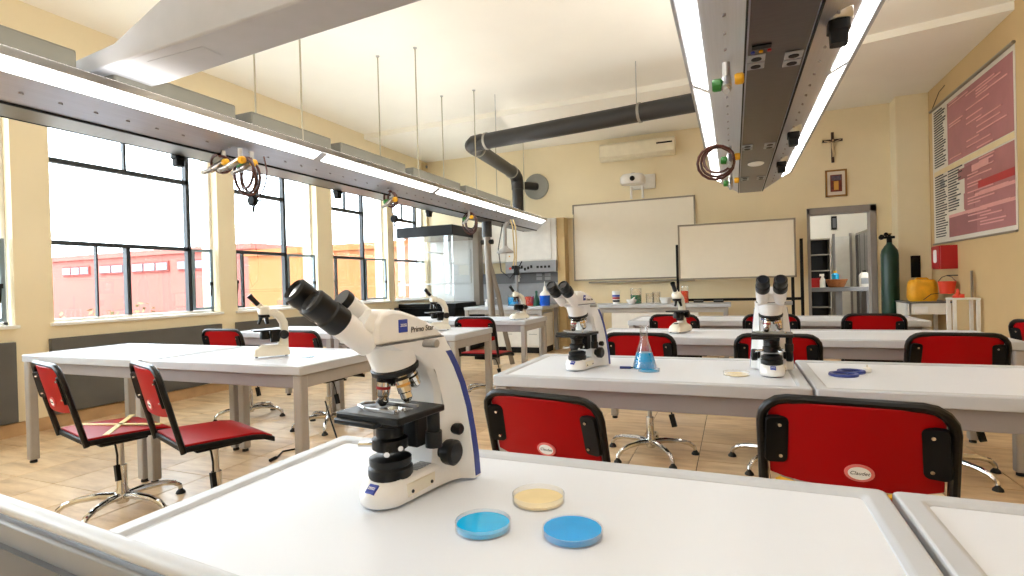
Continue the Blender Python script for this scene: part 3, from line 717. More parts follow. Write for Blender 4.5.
    for s in (-1, 1):
        tip = Vector((s*.031, -.158, .386-s*.010)); rt = tip-d*.125
        m = MB(); L = m.along(rt, tip); m.lathe([(.023, 0), (.0245, .03), (.0245, .075)], 22); m.build('eyepiece_tube', M['scope'], ho)
        m = MB(); m.along(rt, tip); m.lathe([(.0245, .068), (.0262, .072), (.0262, .097), (.0235, .100), (.0235, .111), (.0245, .113), (.0240, .132), (.0195, .136), (.017, .131)], 24); ep = m.build('eyepiece', M['scopeblack'], ho)
        m = MB(); m.along(rt, tip); m.lathe([(.0168, .128), (.0168, .1315)], 20); m.build('eye_lens', M['lens'], ho)
    if full:
        e = Vector((.010, -.100, .384)); a = e-d*.10
        m = MB(); m.along(a, e); m.lathe([(.018, 0), (.018, .088)], 22); m.build('photo_tube', M['scope'], ho)
        m = MB(); m.along(a, e); m.lathe([(.019, .086), (.0198, .092), (.019, .1)], 22); m.build('photo_cap', M['scopeblack'], ho)
    return t, ho
sc, hd = make_scope('large white binocular microscope in the foreground with blue stripe')
sc.location = (-.59, 1.035, T); sc.rotation_euler = (0, 0, R(-8)); hd.rotation_euler = (0, 0, R(-12))
s2 = dup(sc, 'white binocular microscope left of the blue flask on the second row', (-.645, 2.60, T-.0005), R(-12), 'binocular microscopes')
s3 = dup(sc, 'white binocular microscope facing the viewer beside the table joint on the second row', (.145, 2.63, T-.0005), R(-3), 'binocular microscopes')
for o in (s2, s3):
    for c in o.children:
        if c.name.startswith('binocular_head'):
            c.rotation_euler = (0, 0, R(-2) if o is s2 else R(2))
            for g in list(c.children):
                if g.name.startswith('photo'): bpy.data.objects.remove(g)
                elif g.name.startswith('eye'): g.location.z += .010 if sum(v[0] for v in g.bound_box) > 0 else -.010
sc.location.z = T-.0005

# small monocular microscope
def make_mono(label):
    t = thing('monocular_microscope', label, 'microscope', group='single eyepiece microscopes')
    p = [(.068, .10), (.066, .0), (.05, -.07)]+[(.05*math.cos(R(a)), -.075-.035*math.sin(R(a))) for a in range(20, 161, 20)]+[(-.05, -.07), (-.066, 0), (-.068, .10)]
    MB().loft([[(x*q, y*q, z) for x, y in p] for q, z in ((1, .006), (1, .03), (.9, .048), (.55, .07))]).build('base', M['scope_b'], t, ang=50)
    ft = MB()
    for x_, y_ in ((.05, .08), (-.05, .08), (.035, -.085), (-.035, -.085)): ft.at((x_, y_, 0)).lathe([(.008, 0), (.008, .007)], 8)
    ft.build('feet', M['rubber'], t)
    rings = []
    for y, z, w, dp in ((.07, .05, .034, .04), (.075, .10, .026, .034), (.082, .15, .024, .030), (.078, .20, .024, .030), (.055, .245, .024, .032), (.02, .268, .026, .03), (-.02, .272, .028, .024)):
        rings.append((y, z, w, dp))
    L = []
    for i, (y, z, w, dp) in enumerate(rings):
        a = rings[max(0, i-1)]; b = rings[min(len(rings)-1, i+1)]; tt = Vector((0, b[0]-a[0], b[1]-a[1])).normalized(); nn = Vector((0, tt.z, -tt.y))
        L.append([tuple(Vector((0, y, z))+Vector((x_, 0, 0))+nn*q) for x_, q in rrect(2*w, dp*1.6, w*.5, 3)])
    MB().loft(L).build('arm', M['scope_b'], t, ang=50)
    MB().at((0, -.03, 0)).lathe([(.03, .255), (.036, .26), (.038, .285), (.03, .302), (.02, .308)], 20).build('head', M['scope_b'], t)
    MB().at((0, -.03, 0)).lathe([(.02, .235), (.032, .238), (.034, .255)], 18).build('nosepiece', M['scopeblack'], t)
    for a in (-90, 30, 150):
        c = Vector((.018*math.cos(R(a)), -.03+.018*math.sin(R(a)), .24)); e = c+Vector((.35*math.cos(R(a)), .35*math.sin(R(a)), -1))*.042
        MB().cyl(c, e, .0115, 12, .008).build('objective', M['scopeblack'] if a != 150 else M['chrome'], t)
    a = Vector((0, -.035, .285)); e = Vector((0, -.112, .375))
    MB().cyl(a, a+(e-a)*.35, .021, 16, .018).build('tube', M['scope_b'], t)
    MB().cyl(a+(e-a)*.3, e, .0155, 16).cyl(e-(e-a)*.12, e, .0175, 16).build('eyepiece', M['scopeblack'], t)
    bx('stage', (-.065, -.10, .155), (.065, .045, .165), M['scopeblack'], t, .003)
    bx('stage_support', (-.022, .0, .085), (.022, .06, .158), M['scopeblack'], t, .004)
    MB().at((0, -.03, 0)).lathe([(.025, .105), (.03, .11), (.03, .13), (.024, .156)], 16).build('condenser', M['scopeblack'], t)
    MB().at((0, -.045, 0)).lathe([(.026, .045), (.026, .066), (.02, .07)], 16).build('lamp', M['scopeblack'], t)
    for s in (-1, 1): MB().at((s*.02, .072, .13), (0, s*PI/2, 0)).lathe([(.014, 0), (.026, .01), (.027, .034), (.018, .04)], 18).build('focus_knob', M['scopeblack'], t)
    return t
mn = make_mono('cream single eyepiece microscope on the window table at left')
mn.location = (-2.64, 2.49, T); mn.rotation_euler = (0, 0, R(-34))
GM = 'single eyepiece microscopes'
dup(mn, 'small black and cream microscope on the third row in front of a red chair', (-.40, 4.30, T), R(-14), GM)
dup(mn, 'small microscope partly hidden behind the foreground microscope head', (-2.52, 4.30, T), R(-40), GM)
dup(mn, 'small microscope on the fourth row table in front of the beakers', (-2.30, 5.75, T), R(-30), GM)

# ================================================================== GLASSWARE ON TABLES
def dish(label, loc, r, h, fill, fh, group='petri dishes'):
    t = thing('petri_dish', label, 'petri dish', loc, 0, group)
    MB().lathe([(r-.0015, .0012), (r-.0015, h), (r, h), (r, .0), (.001, 0), (.001, .0012)], 40, False).build('glass', M['glass'], t)
    MB().lathe([(r-.0025, .0014), (r-.0025, fh)], 40).build('contents', M[fill], t)
    return t
ZT = .7537
dish('blue petri dish nearest the foreground microscope foot', (-.397, .808, ZT), .047, .014, 'bluedish', .0085)
dish('blue petri dish at the right, filled to the rim', (-.250, .834, ZT), .049, .012, 'bluedish2', .0105)
dish('amber petri dish behind the two blue dishes', (-.347, .943, ZT), .049, .015, 'amber', .006)
dish('amber petri dish left of the frontal microscope on the second row', (.0, 2.44, ZT), .052, .015, 'amber', .005)
dish('pale blue petri dish in front of the blue flask', (-.362, 2.46, ZT), .048, .012, 'bluedish', .002)
dish('light blue dish beside the cream window microscope', (-2.40, 2.53, ZT), .05, .010, 'bluedish', .004)
t = thing('pen', 'short dark blue pen lying left of the flask', 'pen', (-.47, 2.50, ZT)); MB().cyl((-.03, 0, .006), (.02, .005, .006), .006).build('barrel', M['navy'], t); MB().cyl((.02, .005, .006), (.03, .006, .006), .004).build('cap', M['ink'], t)
fl = thing('conical_flask', 'conical glass flask with blue liquid on the second row', 'flask', (-.392, 2.535, ZT))
MB().lathe([(.001, 0), (.052, 0), (.056, .004), (.055, .012), (.018, .135), (.018, .185), (.022, .197), (.020, .197), (.0165, .184), (.0165, .135), (.0535, .012), (.053, .004), (.001, .002)], 36, False).build('glass', M['glass'], fl)
MB().lathe([(.051, .003), (.0528, .012), (.036, .074)], 36).build('liquid', M['cyanliq'], fl)
for i, (x_, y_, r_) in enumerate(((.40, 2.52, .052), (.44, 2.60, .05))):
    t = thing('blue_ring', ('nearer' if i == 0 else 'farther')+' blue rimmed dish on the second row right table', 'dish', (x_, y_, ZT), 0, 'blue rimmed dishes')
    MB().lathe([(r_-.014, .006), (r_-.012, .011), (r_, .011), (r_+.002, .003), (r_, 0), (r_-.014, 0)], 32, False).build('rim', M['navy'], t)
    MB().lathe([(r_-.014, .001), (r_-.014, .004)], 32).build('floor', M['glass'], t)
t = thing('stopper', 'small white stopper beside the two blue rimmed dishes', 'stopper', (.50, 2.62, ZT)); MB().lathe([(.012, 0), (.016, .006), (.016, .018), (.009, .022)], 14).build('body', M['white_metal'], t); MB().at((0, 0, .022)).lathe([(.004, 0), (.004, .01)], 8).build('grip', M['white_metal'], t)

# ================================================================== BACK LEFT: BENCH, CUPBOARD, FUME HOOD
bt = thing('side_bench', 'white bench with drawers carrying coloured beakers by the back wall', 'bench', (0, 0, 0))
BX0, BX1, BY0, BY1, BZ = -4.24, -2.83, 8.12, 9.0, .79
bx('worktop', (BX0, BY0, BZ-.05), (BX1, BY1, BZ), M['rim'], bt, .006)
for x_ in (BX0+.04, BX1-.05):
    for y_ in (BY0+.04, BY1-.05): bx('leg', (x_-.03, y_-.03, 0), (x_+.03, y_+.03, BZ-.05), M['leg'], bt, .004)
bx('rail', (BX0+.05, BY0+.03, BZ-.12), (BX1-.05, BY0+.06, BZ-.05), M['leg'], bt)
cbn = thing('drawer_cabinet', 'white drawer cabinet under the beaker bench', 'cabinet', (-3.4, 8.6, 0))
bx('body', (-.42, -.2, .1), (.48, .3, .66), M['white_metal'], cbn, .004); bx('plinth', (-.42, -.18, 0), (.48, .28, .1), M['black'], cbn)
for x0_, x1_ in ((-.40, .12), (.14, .47)):
    for z0_, z1_ in ((.12, .38), (.39, .64)):
        dw = bx('drawer', (x0_, -.215, z0_), (x1_, -.2, z1_), M['white_metal'], cbn, .004)
        MB().cyl(((x0_+x1_)/2-.07, -.235, z1_-.06), ((x0_+x1_)/2+.07, -.235, z1_-.06), .006, 8).cyl(((x0_+x1_)/2-.06, -.235, z1_-.06), ((x0_+x1_)/2-.06, -.21, z1_-.06), .004, 6).cyl(((x0_+x1_)/2+.06, -.235, z1_-.06), ((x0_+x1_)/2+.06, -.21, z1_-.06), .004, 6).build('handle', M['alu'], dw)
def beaker(label, x, y, z, r, h, fill, fh, spout=True):
    t = thing('beaker', label, 'beaker', (x, y, z), 0, 'beakers')
    MB().lathe([(.001, 0), (r, 0), (r, h), (r*1.06, h+.003), (r*.97, h), (r*.97, .003), (.001, .003)], 24, False).build('glass', M['glass'], t)
    if fill: MB().lathe([(r*.95, .004), (r*.95, fh)], 24).build('liquid', M[fill], t)
    return t
beaker('beaker with cyan liquid on the side bench', -3.43, 8.38, BZ, .10, .20, 'cyanliq', .15)
beaker('beaker with red liquid on the side bench', -3.17, 8.42, BZ, .085, .16, 'redliq', .155)
t = thing('conical_bottle', 'dark green conical bottle between red and blue vessels on the side bench', 'bottle', (-3.045, 8.44, BZ)); MB().lathe([(.06, 0), (.062, .03), (.02, .19), (.02, .21)], 18).build('body', M['darkgreen'], t); MB().at((0, 0, .21)).lathe([(.022, 0), (.022, .03), (.01, .04)], 12).build('cap', M['darkgreen'], t)
t = thing('wash_bottle', 'wash bottle with blue liquid on the side bench', 'bottle', (-2.89, 8.42, BZ)); MB().lathe([(.085, 0), (.088, .17)], 20).build('liquid', M['blueliq'], t); MB().lathe([(.088, .17), (.08, .20), (.03, .25), (.025, .28)], 20).build('shoulder', M['white_metal'], t); MB().at((0, 0, .28)).lathe([(.028, 0), (.02, .03), (.006, .05), (.005, .12)], 12).build('nozzle', M['white_metal'], t)
for i, (x_, m_, h_) in enumerate(((-3.92, 'white', .10), (-3.83, 'bluedish', .12), (-3.73, 'glass', .13))):
    t = thing('small_bottle', ['small white jar at the left end of the side bench', 'small bottle with blue cap at the left of the side bench', 'small clear bottle left of the cyan beaker'][i], 'bottle', (x_, 8.36, BZ), 0, 'small bottles on the side bench')
    MB().lathe([(.035, 0), (.035, h_*.7), (.018, h_*.85), (.018, h_)], 14).build('body', M[m_], t); MB().at((0, 0, h_)).lathe([(.021, 0), (.021, .025)], 12).build('cap', M[['white_metal', 'blue', 'white_metal'][i]], t)

wc = thing('wall_cupboard', 'white wall cupboard above a grey socket panel on the back wall', 'cupboard', (0, 9.3, 0))
bx('body', (-4.45, -.28, 1.56), (-2.86, -.001, 2.30), M['white_metal'], wc, .004)
for a, b in ((-4.44, -3.82), (-3.80, -2.95)):
    dr = bx('door', (a, -.30, 1.58), (b, -.281, 2.28), M['white_metal'], wc, .004); MB().at((a+.06, -.301, 1.66), (R(90), 0, 0)).lathe([(.012, 0), (.012, .015)], 10).build('knob', M['ytap'], dr)
bx('control_panel', (-3.82, -.32, 1.36), (-2.86, -.001, 1.56), M['greypanel'], wc, .004)
g = MB()
for q in range(6): g.cb((-3.62+.06*q, -.325, 1.42+.02*(q % 3)), (.035, .012, .05))
for q in range(4): g.cb((-3.2+.07*q, -.325, 1.45), (.04, .012, .04))
g.build('switches', M['black'], wc); MB().at((-3.72, -.32, 1.44), (R(90), 0, 0)).lathe([(.022, 0), (.022, .02)], 12).build('lamp_button', M['orange'], wc)
bx('back_panel', (-4.45, -.12, 1.17), (-2.86, -.001, 1.36), M['darkgrey'], wc)
for x_ in (-3.30, -3.14):
    for z_ in (1.22, 1.29): bx('socket', (x_, -.13, z_), (x_+.11, -.12, z_+.055), M['greypanel'], wc, .004)
bx('splash_panel', (-4.45, -.10, .74), (-2.86, -.001, 1.17), M['greypanel'], wc)
t = thing('tap_fitting', 'small white tap fitting on the grey socket panel', 'tap', (-3.62, 9.17, 1.28)); MB().cyl((0, 0, 0), (0, -.05, 0), .012).cyl((0, -.05, .02), (0, -.05, -.08), .014).build('body', M['white_metal'], t); MB().cyl((0, -.05, .02), (0, -.05, .05), .02).build('handle', M['white_metal'], t)

fh = thing('fume_hood', 'glass fume cupboard with black header in the far left corner', 'fume cupboard', (0, 0, 0))
FX0, FX1, FY0, FY1 = -5.5, -4.38, 8.05, 9.25
hz0, hz1 = 2.02, 2.20
bx('header', (FX0, FY0, hz0), (FX1, FY1, hz1), M['hoodblack'], fh, .008)
bx('plinth_cabinet', (FX0, FY0+.02, 0), (FX1, FY1, .78), M['hoodblack'], fh, .01)
bx('worktop', (FX0, FY0, .78), (FX1+.02, FY1, .86), M['hoodblack'], fh, .006)
bx('back_liner', (FX0, FY1-.05, .86), (FX1, FY1, hz0), M['hoodwhite'], fh)
for q in range(2): bx('liner_panel', (FX0+.1+q*.42, FY1-.07, 1.2), (FX0+.46+q*.42, FY1-.051, 1.85), M['hoodwhite'], fh, .006)
MB().box((FX0, FY0, .86), (FX1, FY0+.008, hz0)).build('front_pane', M['glass'], fh)
MB().box((FX1-.008, FY0, .86), (FX1, FY1-.3, hz0)).build('side_pane', M['glass'], fh)
bx('post', (FX1-.02, FY1-.42, .80), (FX1+.10, FY1-.24, hz1+.02), M['hoodpost'], fh, .01)
bx('sash_bar', (FX0, FY0-.02, 1.18), (FX1, FY0+.01, 1.21), M['alu'], fh, .004)
MB().cyl((FX0+.35, FY0+.3, 1.78), (FX0+.35, FY1-.1, 1.78), .012).cyl((FX0+.35, FY0+.3, 1.78), (FX0+.6, FY0+.3, 1.76), .012).build('pipe', M['alu'], fh)

# extraction duct along the ceiling
dk = thing('extraction_duct', 'dark round extraction duct under the ceiling bending down to the wall', 'duct', (0, 0, 0))
zd = 3.1; rd = .105
MB().cyl((.8, 6.12, zd), (-3.2, 6.66, zd), rd, 24).build('main_pipe', M['duct'], dk)
MB().tube([(-3.12, 6.65, zd), (-3.25, 6.68, zd), (-3.32, 6.76, zd), (-3.34, 6.9, zd)], rd*1.06, 20).build('elbow', M['duct'], dk)
MB().cyl((-3.34, 6.85, zd), (-3.52, 8.75, zd), rd*.96, 24).build('side_pipe', M['duct'], dk)
MB().tube([(-3.515, 8.65, zd), (-3.525, 8.82, zd-.01), (-3.53, 8.92, zd-.06), (-3.53, 8.96, zd-.17), (-3.53, 8.96, zd-.26)], rd*1.05, 20).build('elbow', M['duct'], dk)
MB().cyl((-3.53, 8.96, zd-.2), (-3.53, 8.96, 2.42), rd*.95, 20).build('down_pipe', M['duct'], dk)
MB().cyl((-3.50, 8.98, zd-.18), (-3.29, 9.28, zd-.18), .07, 18).build('wall_spigot', M['duct'], dk)
MB().cyl((-3.29, 9.26, 2.92), (-3.29, 9.299, 2.92), .23, 32).build('wall_disc', M['disc'], dk)
for (p, q) in (((-.95, 6.356, zd), (-.98, 6.36, zd)), ((-3.03, 6.637, zd), (-3.06, 6.641, zd)), ((-3.335, 6.95, zd), (-3.337, 6.98, zd)), ((-3.51, 8.62, zd), (-3.513, 8.65, zd))): MB().cyl(p, q, rd*1.1, 24).build('clamp', M['ductlight'], dk)
for x_, y_ in ((-1.0, 6.365), (-2.9, 6.62)): MB().cyl((x_, y_, zd), (x_, y_, CZ), .006, 6).build('hanger', M['alu'], dk)

# support and emergency shower below the far end of the left rail
sp = thing('rail_support', 'grey two legged floor stand holding the far end of the left rail', 'stand', (-3.25, 7.0, 0))
MB().tube([(0, 0, 2.066), (0, 0, 1.75), (.02, 0, 1.2), (.05, 0, .6), (.1, 0, .02)], .05, 12).build('leg', M['hoodpost'], sp)
MB().tube([(.02, .0, 1.5), (.13, .05, 1.0), (.2, .08, .5), (.3, .1, .02)], .035, 12).build('leg', M['hoodpost'], sp)
MB().cyl((0, 0, 2.062), (0, 0, 1.84), .072, 16).build('sleeve', M['duct'], sp)
MB().cyl((-.09, 0, 1.77), (.09, 0, 1.77), .035, 12).build('clamp', M['black'], sp)
sh = thing('emergency_shower', 'grey cone shower head hanging under the far end of the left rail', 'shower', (-3.10, 7.3, 0))
MB().tube([(.06, 0, 2.068), (.03, 0, 2.05), (0, 0, 2.0), (0, 0, 1.72)], .028, 12).build('pipe', M['leg'], sh)
MB().at((0, 0, 1.62)).lathe([(.13, 0), (.12, .025), (.05, .075), (.03, .11)], 24).build('cone', M['leg'], sh)
for i, x_ in enumerate((-.045, .0)):
    h_ = thing('hose', ['left', 'right'][i]+' beige hose hanging beside the shower cone', 'hose', (-2.96+x_, 7.3, 0), 0, 'beige hoses')
    MB().tube([(0, 0, 2.10), (.03, 0, 2.0), (.04, 0, 1.8), (.05-.02*i, 0, 1.55), (.02, 0, 1.42)], .011, 8).build('tube', M['hosepale'], h_); MB().cyl((.02, 0, 1.43), (.01, 0, 1.38), .016).build('nozzle', M['black'], h_)
t = thing('retort_stand', 'dark clamp stand rising from the side bench behind the beakers', 'stand', (-3.46, 8.62, BZ))
MB().cyl((0, 0, 0), (0, 0, .62), .022, 12).build('rod', M['greypanel'], t); MB().cb((0, 0, .6), (.08, .06, .16)).cyl((-.09, 0, .66), (.1, 0, .64), .012).build('clamp', M['black'], t); MB().cyl((0, 0, 0), (0, 0, .015), .09, 18).build('foot', M['black'], t)
t = thing('cable', 'black cable loop hanging below the shower cone', 'cable', (-3.20, 7.5, 0)); MB().tube([(-.02, 0, 2.07), (-.1, 0, 1.7), (-.06, 0, 1.36), (.08, 0, 1.25), (.2, .05, 1.4), (.24, .1, 1.5)], .008, 8).build('cord', M['black'], t)

# ================================================================== BACK WALL
def board(name, label, x0, x1, y, z0, z1):
    t = thing(name, label, 'whiteboard', ((x0+x1)/2, y, z0))
    w = (x1-x0)/2; h = z1-z0
    bx('surface', (-w+.02, -.012, .02), (w-.02, .0, h-.02), M['board'], t)
    f_ = MB().box((-w, -.022, 0), (-w+.025, .012, h)).box((w-.025, -.022, 0), (w, .012, h)).box((-w, -.022, 0), (w, .012, .025)).box((-w, -.022, h-.025), (w, .012, h))
    f_.build('frame', M['boardframe'], t); return t
b1 = board('whiteboard', 'larger whiteboard fixed on the back wall under the projector', -2.62, -.56, YB-.02, 1.185, 2.53)
bx('pen_tray', (-.75, -.10, -.05), (1.0, .0, -.02), M['boardframe'], b1, .003)
b2 = board('whiteboard', 'free standing whiteboard overlapping the wall board on its right', -.79, .83, 8.72, 1.15, 2.0)
for x_ in (-.83, .76, .88):
    p = bx('post', (x_-.02, -.0, -1.12), (x_+.02, .04, .55), M['black'], b2, .004)
    bx('foot', (x_-.03, -.25, -1.15), (x_+.03, .30, -1.12), M['black'], p, .004)
bx('crossbar', (-.83, .005, -.33), (.9, .035, -.29), M['black'], b2)
ac = thing('air_conditioner', 'white split air conditioner high on the back wall', 'air conditioner', (-1.46, YB, 3.2))
MB().prismx([(0, .02), (0, .30), (-.16, .30), (-.20, .26), (-.20, .07), (-.12, .0)], -.62, .62).build('case', M['ac'], ac, .012)
bx('louvre', (-.56, -.185, .012), (.56, -.10, .03), M['ac'], ac, .004); bx('display', (.33, -.205, .19), (.58, -.195, .215), M['black'], ac)
pj = thing('projector', 'white ceiling projector on a wall arm above the large whiteboard', 'projector', (-1.50, 8.95, 2.74))
MB().loft([[(x_*q, y_*q, z_) for x_, y_ in rrect(.40, .30, .12, 6)] for q, z_ in ((.9, 0), (1, .03), (1, .11), (.8, .16))]).build('case', M['white_metal'], pj, ang=40)
MB().at((.02, -.15, .07), (R(90), 0, 0)).lathe([(.04, -.02), (.04, .02), (.03, .03)], 16).build('lens', M['black'], pj)
bx('arm', (-.03, .05, .16), (.03, .35, .20), M['darkgrey'], pj, .006); bx('wall_plate', (-.1, .30, -.04), (.32, .349, .2), M['white_metal'], pj, .006)
for x_ in (-.07, .12): MB().cyl((x_, .25, -.2), (x_, .25, 0), .02).build('bracket_leg', M['white_metal'], pj)
cr = thing('crucifix', 'dark wooden crucifix with pale figure on the back wall above the picture', 'crucifix', (1.40, YB, 2.84))
bx('upright', (-.018, -.025, 0), (.018, -.001, .45), M['wood'], cr, .004); bx('crossbar', (-.13, -.024, .31), (.13, -.002, .345), M['wood'], cr, .004)
fg = MB(); fg.tube([(0, -.035, .08), (.004, -.04, .15), (0, -.038, .22), (0, -.038, .29)], [.008, .014, .018, .016], 10).sphere((.004, -.042, .325), (.014, .015, .018)).tube([(.0, -.035, .285), (.05, -.032, .31), (.11, -.030, .33)], [.01, .007, .005], 8).tube([(.0, -.035, .285), (-.05, -.032, .31), (-.11, -.030, .33)], [.01, .007, .005], 8)
fg.build('figure', M['ivory'], cr)
pc = thing('framed_picture', 'small framed picture with cream mount below the crucifix', 'picture', (1.435, YB, 2.53))
f_ = MB().box((-.14, -.025, -.20), (-.115, -.001, .20)).box((.115, -.025, -.20), (.14, -.001, .20)).box((-.14, -.025, -.20), (.14, -.001, -.175)).box((-.14, -.025, .175), (.14, -.001, .20))
f_.build('frame', M['gold'], pc); bx('mount', (-.116, -.014, -.176), (.116, -.002, .176), M['poster'], pc)
pr = bx('print', (-.075, -.017, -.125), (.075, -.013, .125), M['pic1'], pc); bx('print_patch', (-.06, -.019, .04), (.06, -.016, .11), M['pic2'], pr); bx('print_patch', (-.03, -.0195, -.10), (.03, -.016, .03), M['orangering'], pr)

# teacher bench in front of the boards
tb = thing('teacher_bench', 'long white bench with modesty panel below the whiteboards', 'bench', (0, 0, 0))
bx('worktop', (-2.06, 8.02, .76), (-.05, 8.66, .81), M['rim'], tb, .006)
bx('modesty_panel', (-1.72, 8.08, .12), (-.48, 8.10, .74), M['white_metal'], tb, .004)
for x_ in (-2.0, -.12):
    for y_ in (8.08, 8.60): bx('leg', (x_-.03, y_-.03, 0), (x_+.03, y_+.03, .76), M['leg'], tb, .004)
bx('rail', (-1.97, 8.06, .69), (-.15, 8.09, .76), M['leg'], tb)
TB = .81
cp = thing('cup', 'cup with black and red pattern on the teacher bench', 'cup', (-1.70, 8.35, TB)); MB().lathe([(.05, 0), (.06, .2), (.056, .2), (.046, .006)], 18).build('body', M['white_metal'], cp)
for z_, m_ in ((.03, 'black'), (.075, 'redring'), (.11, 'blue')): MB().at((0, 0, z_)).lathe([(.0525+z_*.05, 0), (.0535+z_*.05, .03)], 18).build('band', M[m_], cp)
beaker('beaker with green liquid on the teacher bench', -1.40, 8.38, TB, .085, .23, 'greenliq', .13)
t = thing('mortar', 'white mortar bowl in front of the green beaker', 'bowl', (-1.44, 8.2, TB)); MB().lathe([(.04, 0), (.075, .045), (.075, .07), (.066, .07), (.03, .02)], 18).build('bowl', M['white_metal'], t); MB().cyl((-.02, 0, .04), (.05, 0, .10), .011).build('pestle', M['white_metal'], t)
beaker('empty glass beaker on the teacher bench, left', -1.19, 8.36, TB, .06, .15, None, 0)
beaker('empty glass beaker on the teacher bench, right', -1.10, 8.42, TB, .06, .17, None, 0)
t = thing('bowl', 'white porcelain bowl on the teacher bench behind the third row microscope', 'bowl', (-.95, 8.30, TB)); MB().lathe([(.06, 0), (.085, .06), (.09, .09), (.08, .09), (.05, .02)], 20).build('body', M['white_metal'], t); MB().lathe([(.062, 0), (.062, .008)], 20).build('foot', M['white_metal'], t)
beaker('tall glass with orange red liquid on the teacher bench', -.68, 8.34, TB, .055, .25, 'redliq', .18)
for i, x_ in enumerate((-.5, -.22)):
    t = thing('board_eraser', ['left', 'right'][i]+' dark board eraser on the teacher bench', 'eraser', (x_, 8.5, TB), 0, 'board erasers'); bx('felt', (-.07, -.025, 0), (.07, .025, .018), M['black'], t, .003); bx('grip', (-.065, -.02, .018), (.065, .02, .035), M['darkgrey'], t, .004)

# ================================================================== RIGHT CORNER
gc = thing('gas_cylinder', 'dark green gas cylinder standing beside the doorway', 'gas cylinder', (1.98, 8.83, 0))
MB().lathe([(.10, .0), (.105, .02), (.105, 1.42), (.095, 1.48), (.06, 1.54), (.035, 1.57), (.03, 1.60)], 24).build('body', M['gasgreen'], gc)
MB().lathe([(.032, 1.59), (.032, 1.64), (.02, 1.66), (.02, 1.70)], 14).cyl((-.10, -.02, 1.66), (.06, -.01, 1.66), .018).build('valve', M['black'], gc)
MB().cyl((-.10, -.03, 1.66), (-.10, -.07, 1.67), .032, 14).cyl((-.05, -.05, 1.70), (-.05, -.07, 1.70), .026, 14).build('gauge', M['black'], gc)
MB().at((0, 0, 1.70)).lathe([(.03, 0), (.03, .015)], 12).build('handwheel', M['brass'], gc)
structure(bx('trim_20', (2.26, 8.985, 1.10), (2.37, 9.0, 1.40), M['black']))
po = thing('wall_poster', 'large mauve text poster hung on the right wall', 'poster', (XR, 0, 0))
Ya, Yb_, Za, Zb = 8.85, 6.55, 1.54, 3.30
def pu(u_, v_): return (Ya+(Yb_-Ya)*u_, Za+(Zb-Za)*v_)
def prect(name, u0, u1, v0, v1, m, t_=.006, parent=None):
    a, c_ = pu(u0, v0); b, d_ = pu(u1, v1); return bx(name, (-t_, min(a, b), c_), (-t_+.0025, max(a, b), d_), M[m], parent or po)
bx('sheet', (-.006, Yb_, Za), (-.001, Ya, Zb), M['poster'], po)
lay = 0
for (u0, u1, v0, v1, m) in ((.24, .985, .54, .97, 'mauve'), (.02, .985, .50, .535, 'posterband'), (.46, .985, .03, .49, 'mauve'), (.24, .60, .03, .17, 'mauve2'), (.24, .985, .165, .185, 'pink'), (.62, .985, .30, .345, 'crimson'), (.50, .985, .255, .275, 'pink'), (.55, .74, .42, .46, 'pink'), (.38, .55, .40, .47, 'mauve2'), (.12, .18, .40, .46, 'greypanel'), (.45, .58, .195, .30, 'mauve')):
    prect('colour_field', u0, u1, v0, v1, m, .0075+.0004*lay); lay += 1
tx = MB()
def line(u0, u1, v, h=.007):
    a, c_ = pu(u0, v); b, d_ = pu(u1, v+h); tx.box((-.0135, b, c_), (-.006, a, d_))
v = .045
while v < .97:
    if not .49 < v < .545:
        line(.04, .04+random.uniform(.12, .18), v)
        if .20 < v < .49: line(.24, .24+random.uniform(.1, .2), v)
    v += .0185
tx.build('printed_text', M['ink'], po)['kind'] = 'stuff'
tx = MB(); v = .05
while v < .97:
    if not .49 < v < .545 and random.random() < .8:
        a_ = random.choice((.27, .50, .62)) if v > .54 else random.choice((.50, .64))
        line(a_, min(.97, a_+random.uniform(.12, .34)), v, .008)
    v += .0185
tx.build('printed_text', M['pink'], po)['kind'] = 'stuff'
MB().cyl((-.02, Yb_-.02, Zb+.01), (-.02, Ya+.02, Zb+.01), .018, 10).build('rod', M['boardframe'], po); MB().cyl((-.015, Yb_, Za-.005), (-.015, Ya, Za-.005), .012, 10).build('rod', M['boardframe'], po)
MB().tube([(-.02, Ya-.05, Zb+.02), (-.01, Ya-.3, Zb+.18), (-.01, Ya-.5, Zb+.20)], .004, 6).build('cord', M['ink'], po)

fb = thing('fire_box', 'red fire equipment cabinet on the right wall below the poster', 'cabinet', (XR, 8.06, 1.06))
bx('body', (-.17, 0, .14), (-.001, .30, .43), M['firered'], fb, .006); dr = bx('door', (-.185, .01, .15), (-.171, .29, .42), M['firered'], fb, .004)
MB().at((-.186, .15, .30), (0, -PI/2, 0)).loft([[(x_, y_, z_) for x_, y_ in rrect(.16, .12, .03)] for z_ in (0, .002)]).build('emblem', M['white'], dr)
bk = thing('fire_bucket', 'orange red bucket hanging under the red wall cabinet', 'bucket', (XR-.11, 8.08, .90)); MB().lathe([(.07, 0), (.09, .15), (.086, .15), (.066, .01)], 20).build('body', M['orange'], bk); MB().tube([(-.089, 0, .145), (-.05, 0, .20), (0, 0, .22), (.05, 0, .20), (.089, 0, .145)], .004, 6).build('bail', M['ink'], bk)
MB().cyl((0, 0, .22), (.109, 0, .22), .007, 8).build('hook', M['ink'], bk)
st = thing('side_table', 'cream side table with dark top carrying the yellow bag', 'table', (2.20, 8.42, 0))
bx('top', (-.20, -.26, .78), (.27, .30, .80), M['darkgrey'], st, .003); bx('drawer_front', (-.18, -.24, .64), (.25, -.22, .78), M['white_metal'], st, .003)
bx('side', (-.19, -.25, .5), (-.17, .28, .78), M['white_metal'], st, .003)
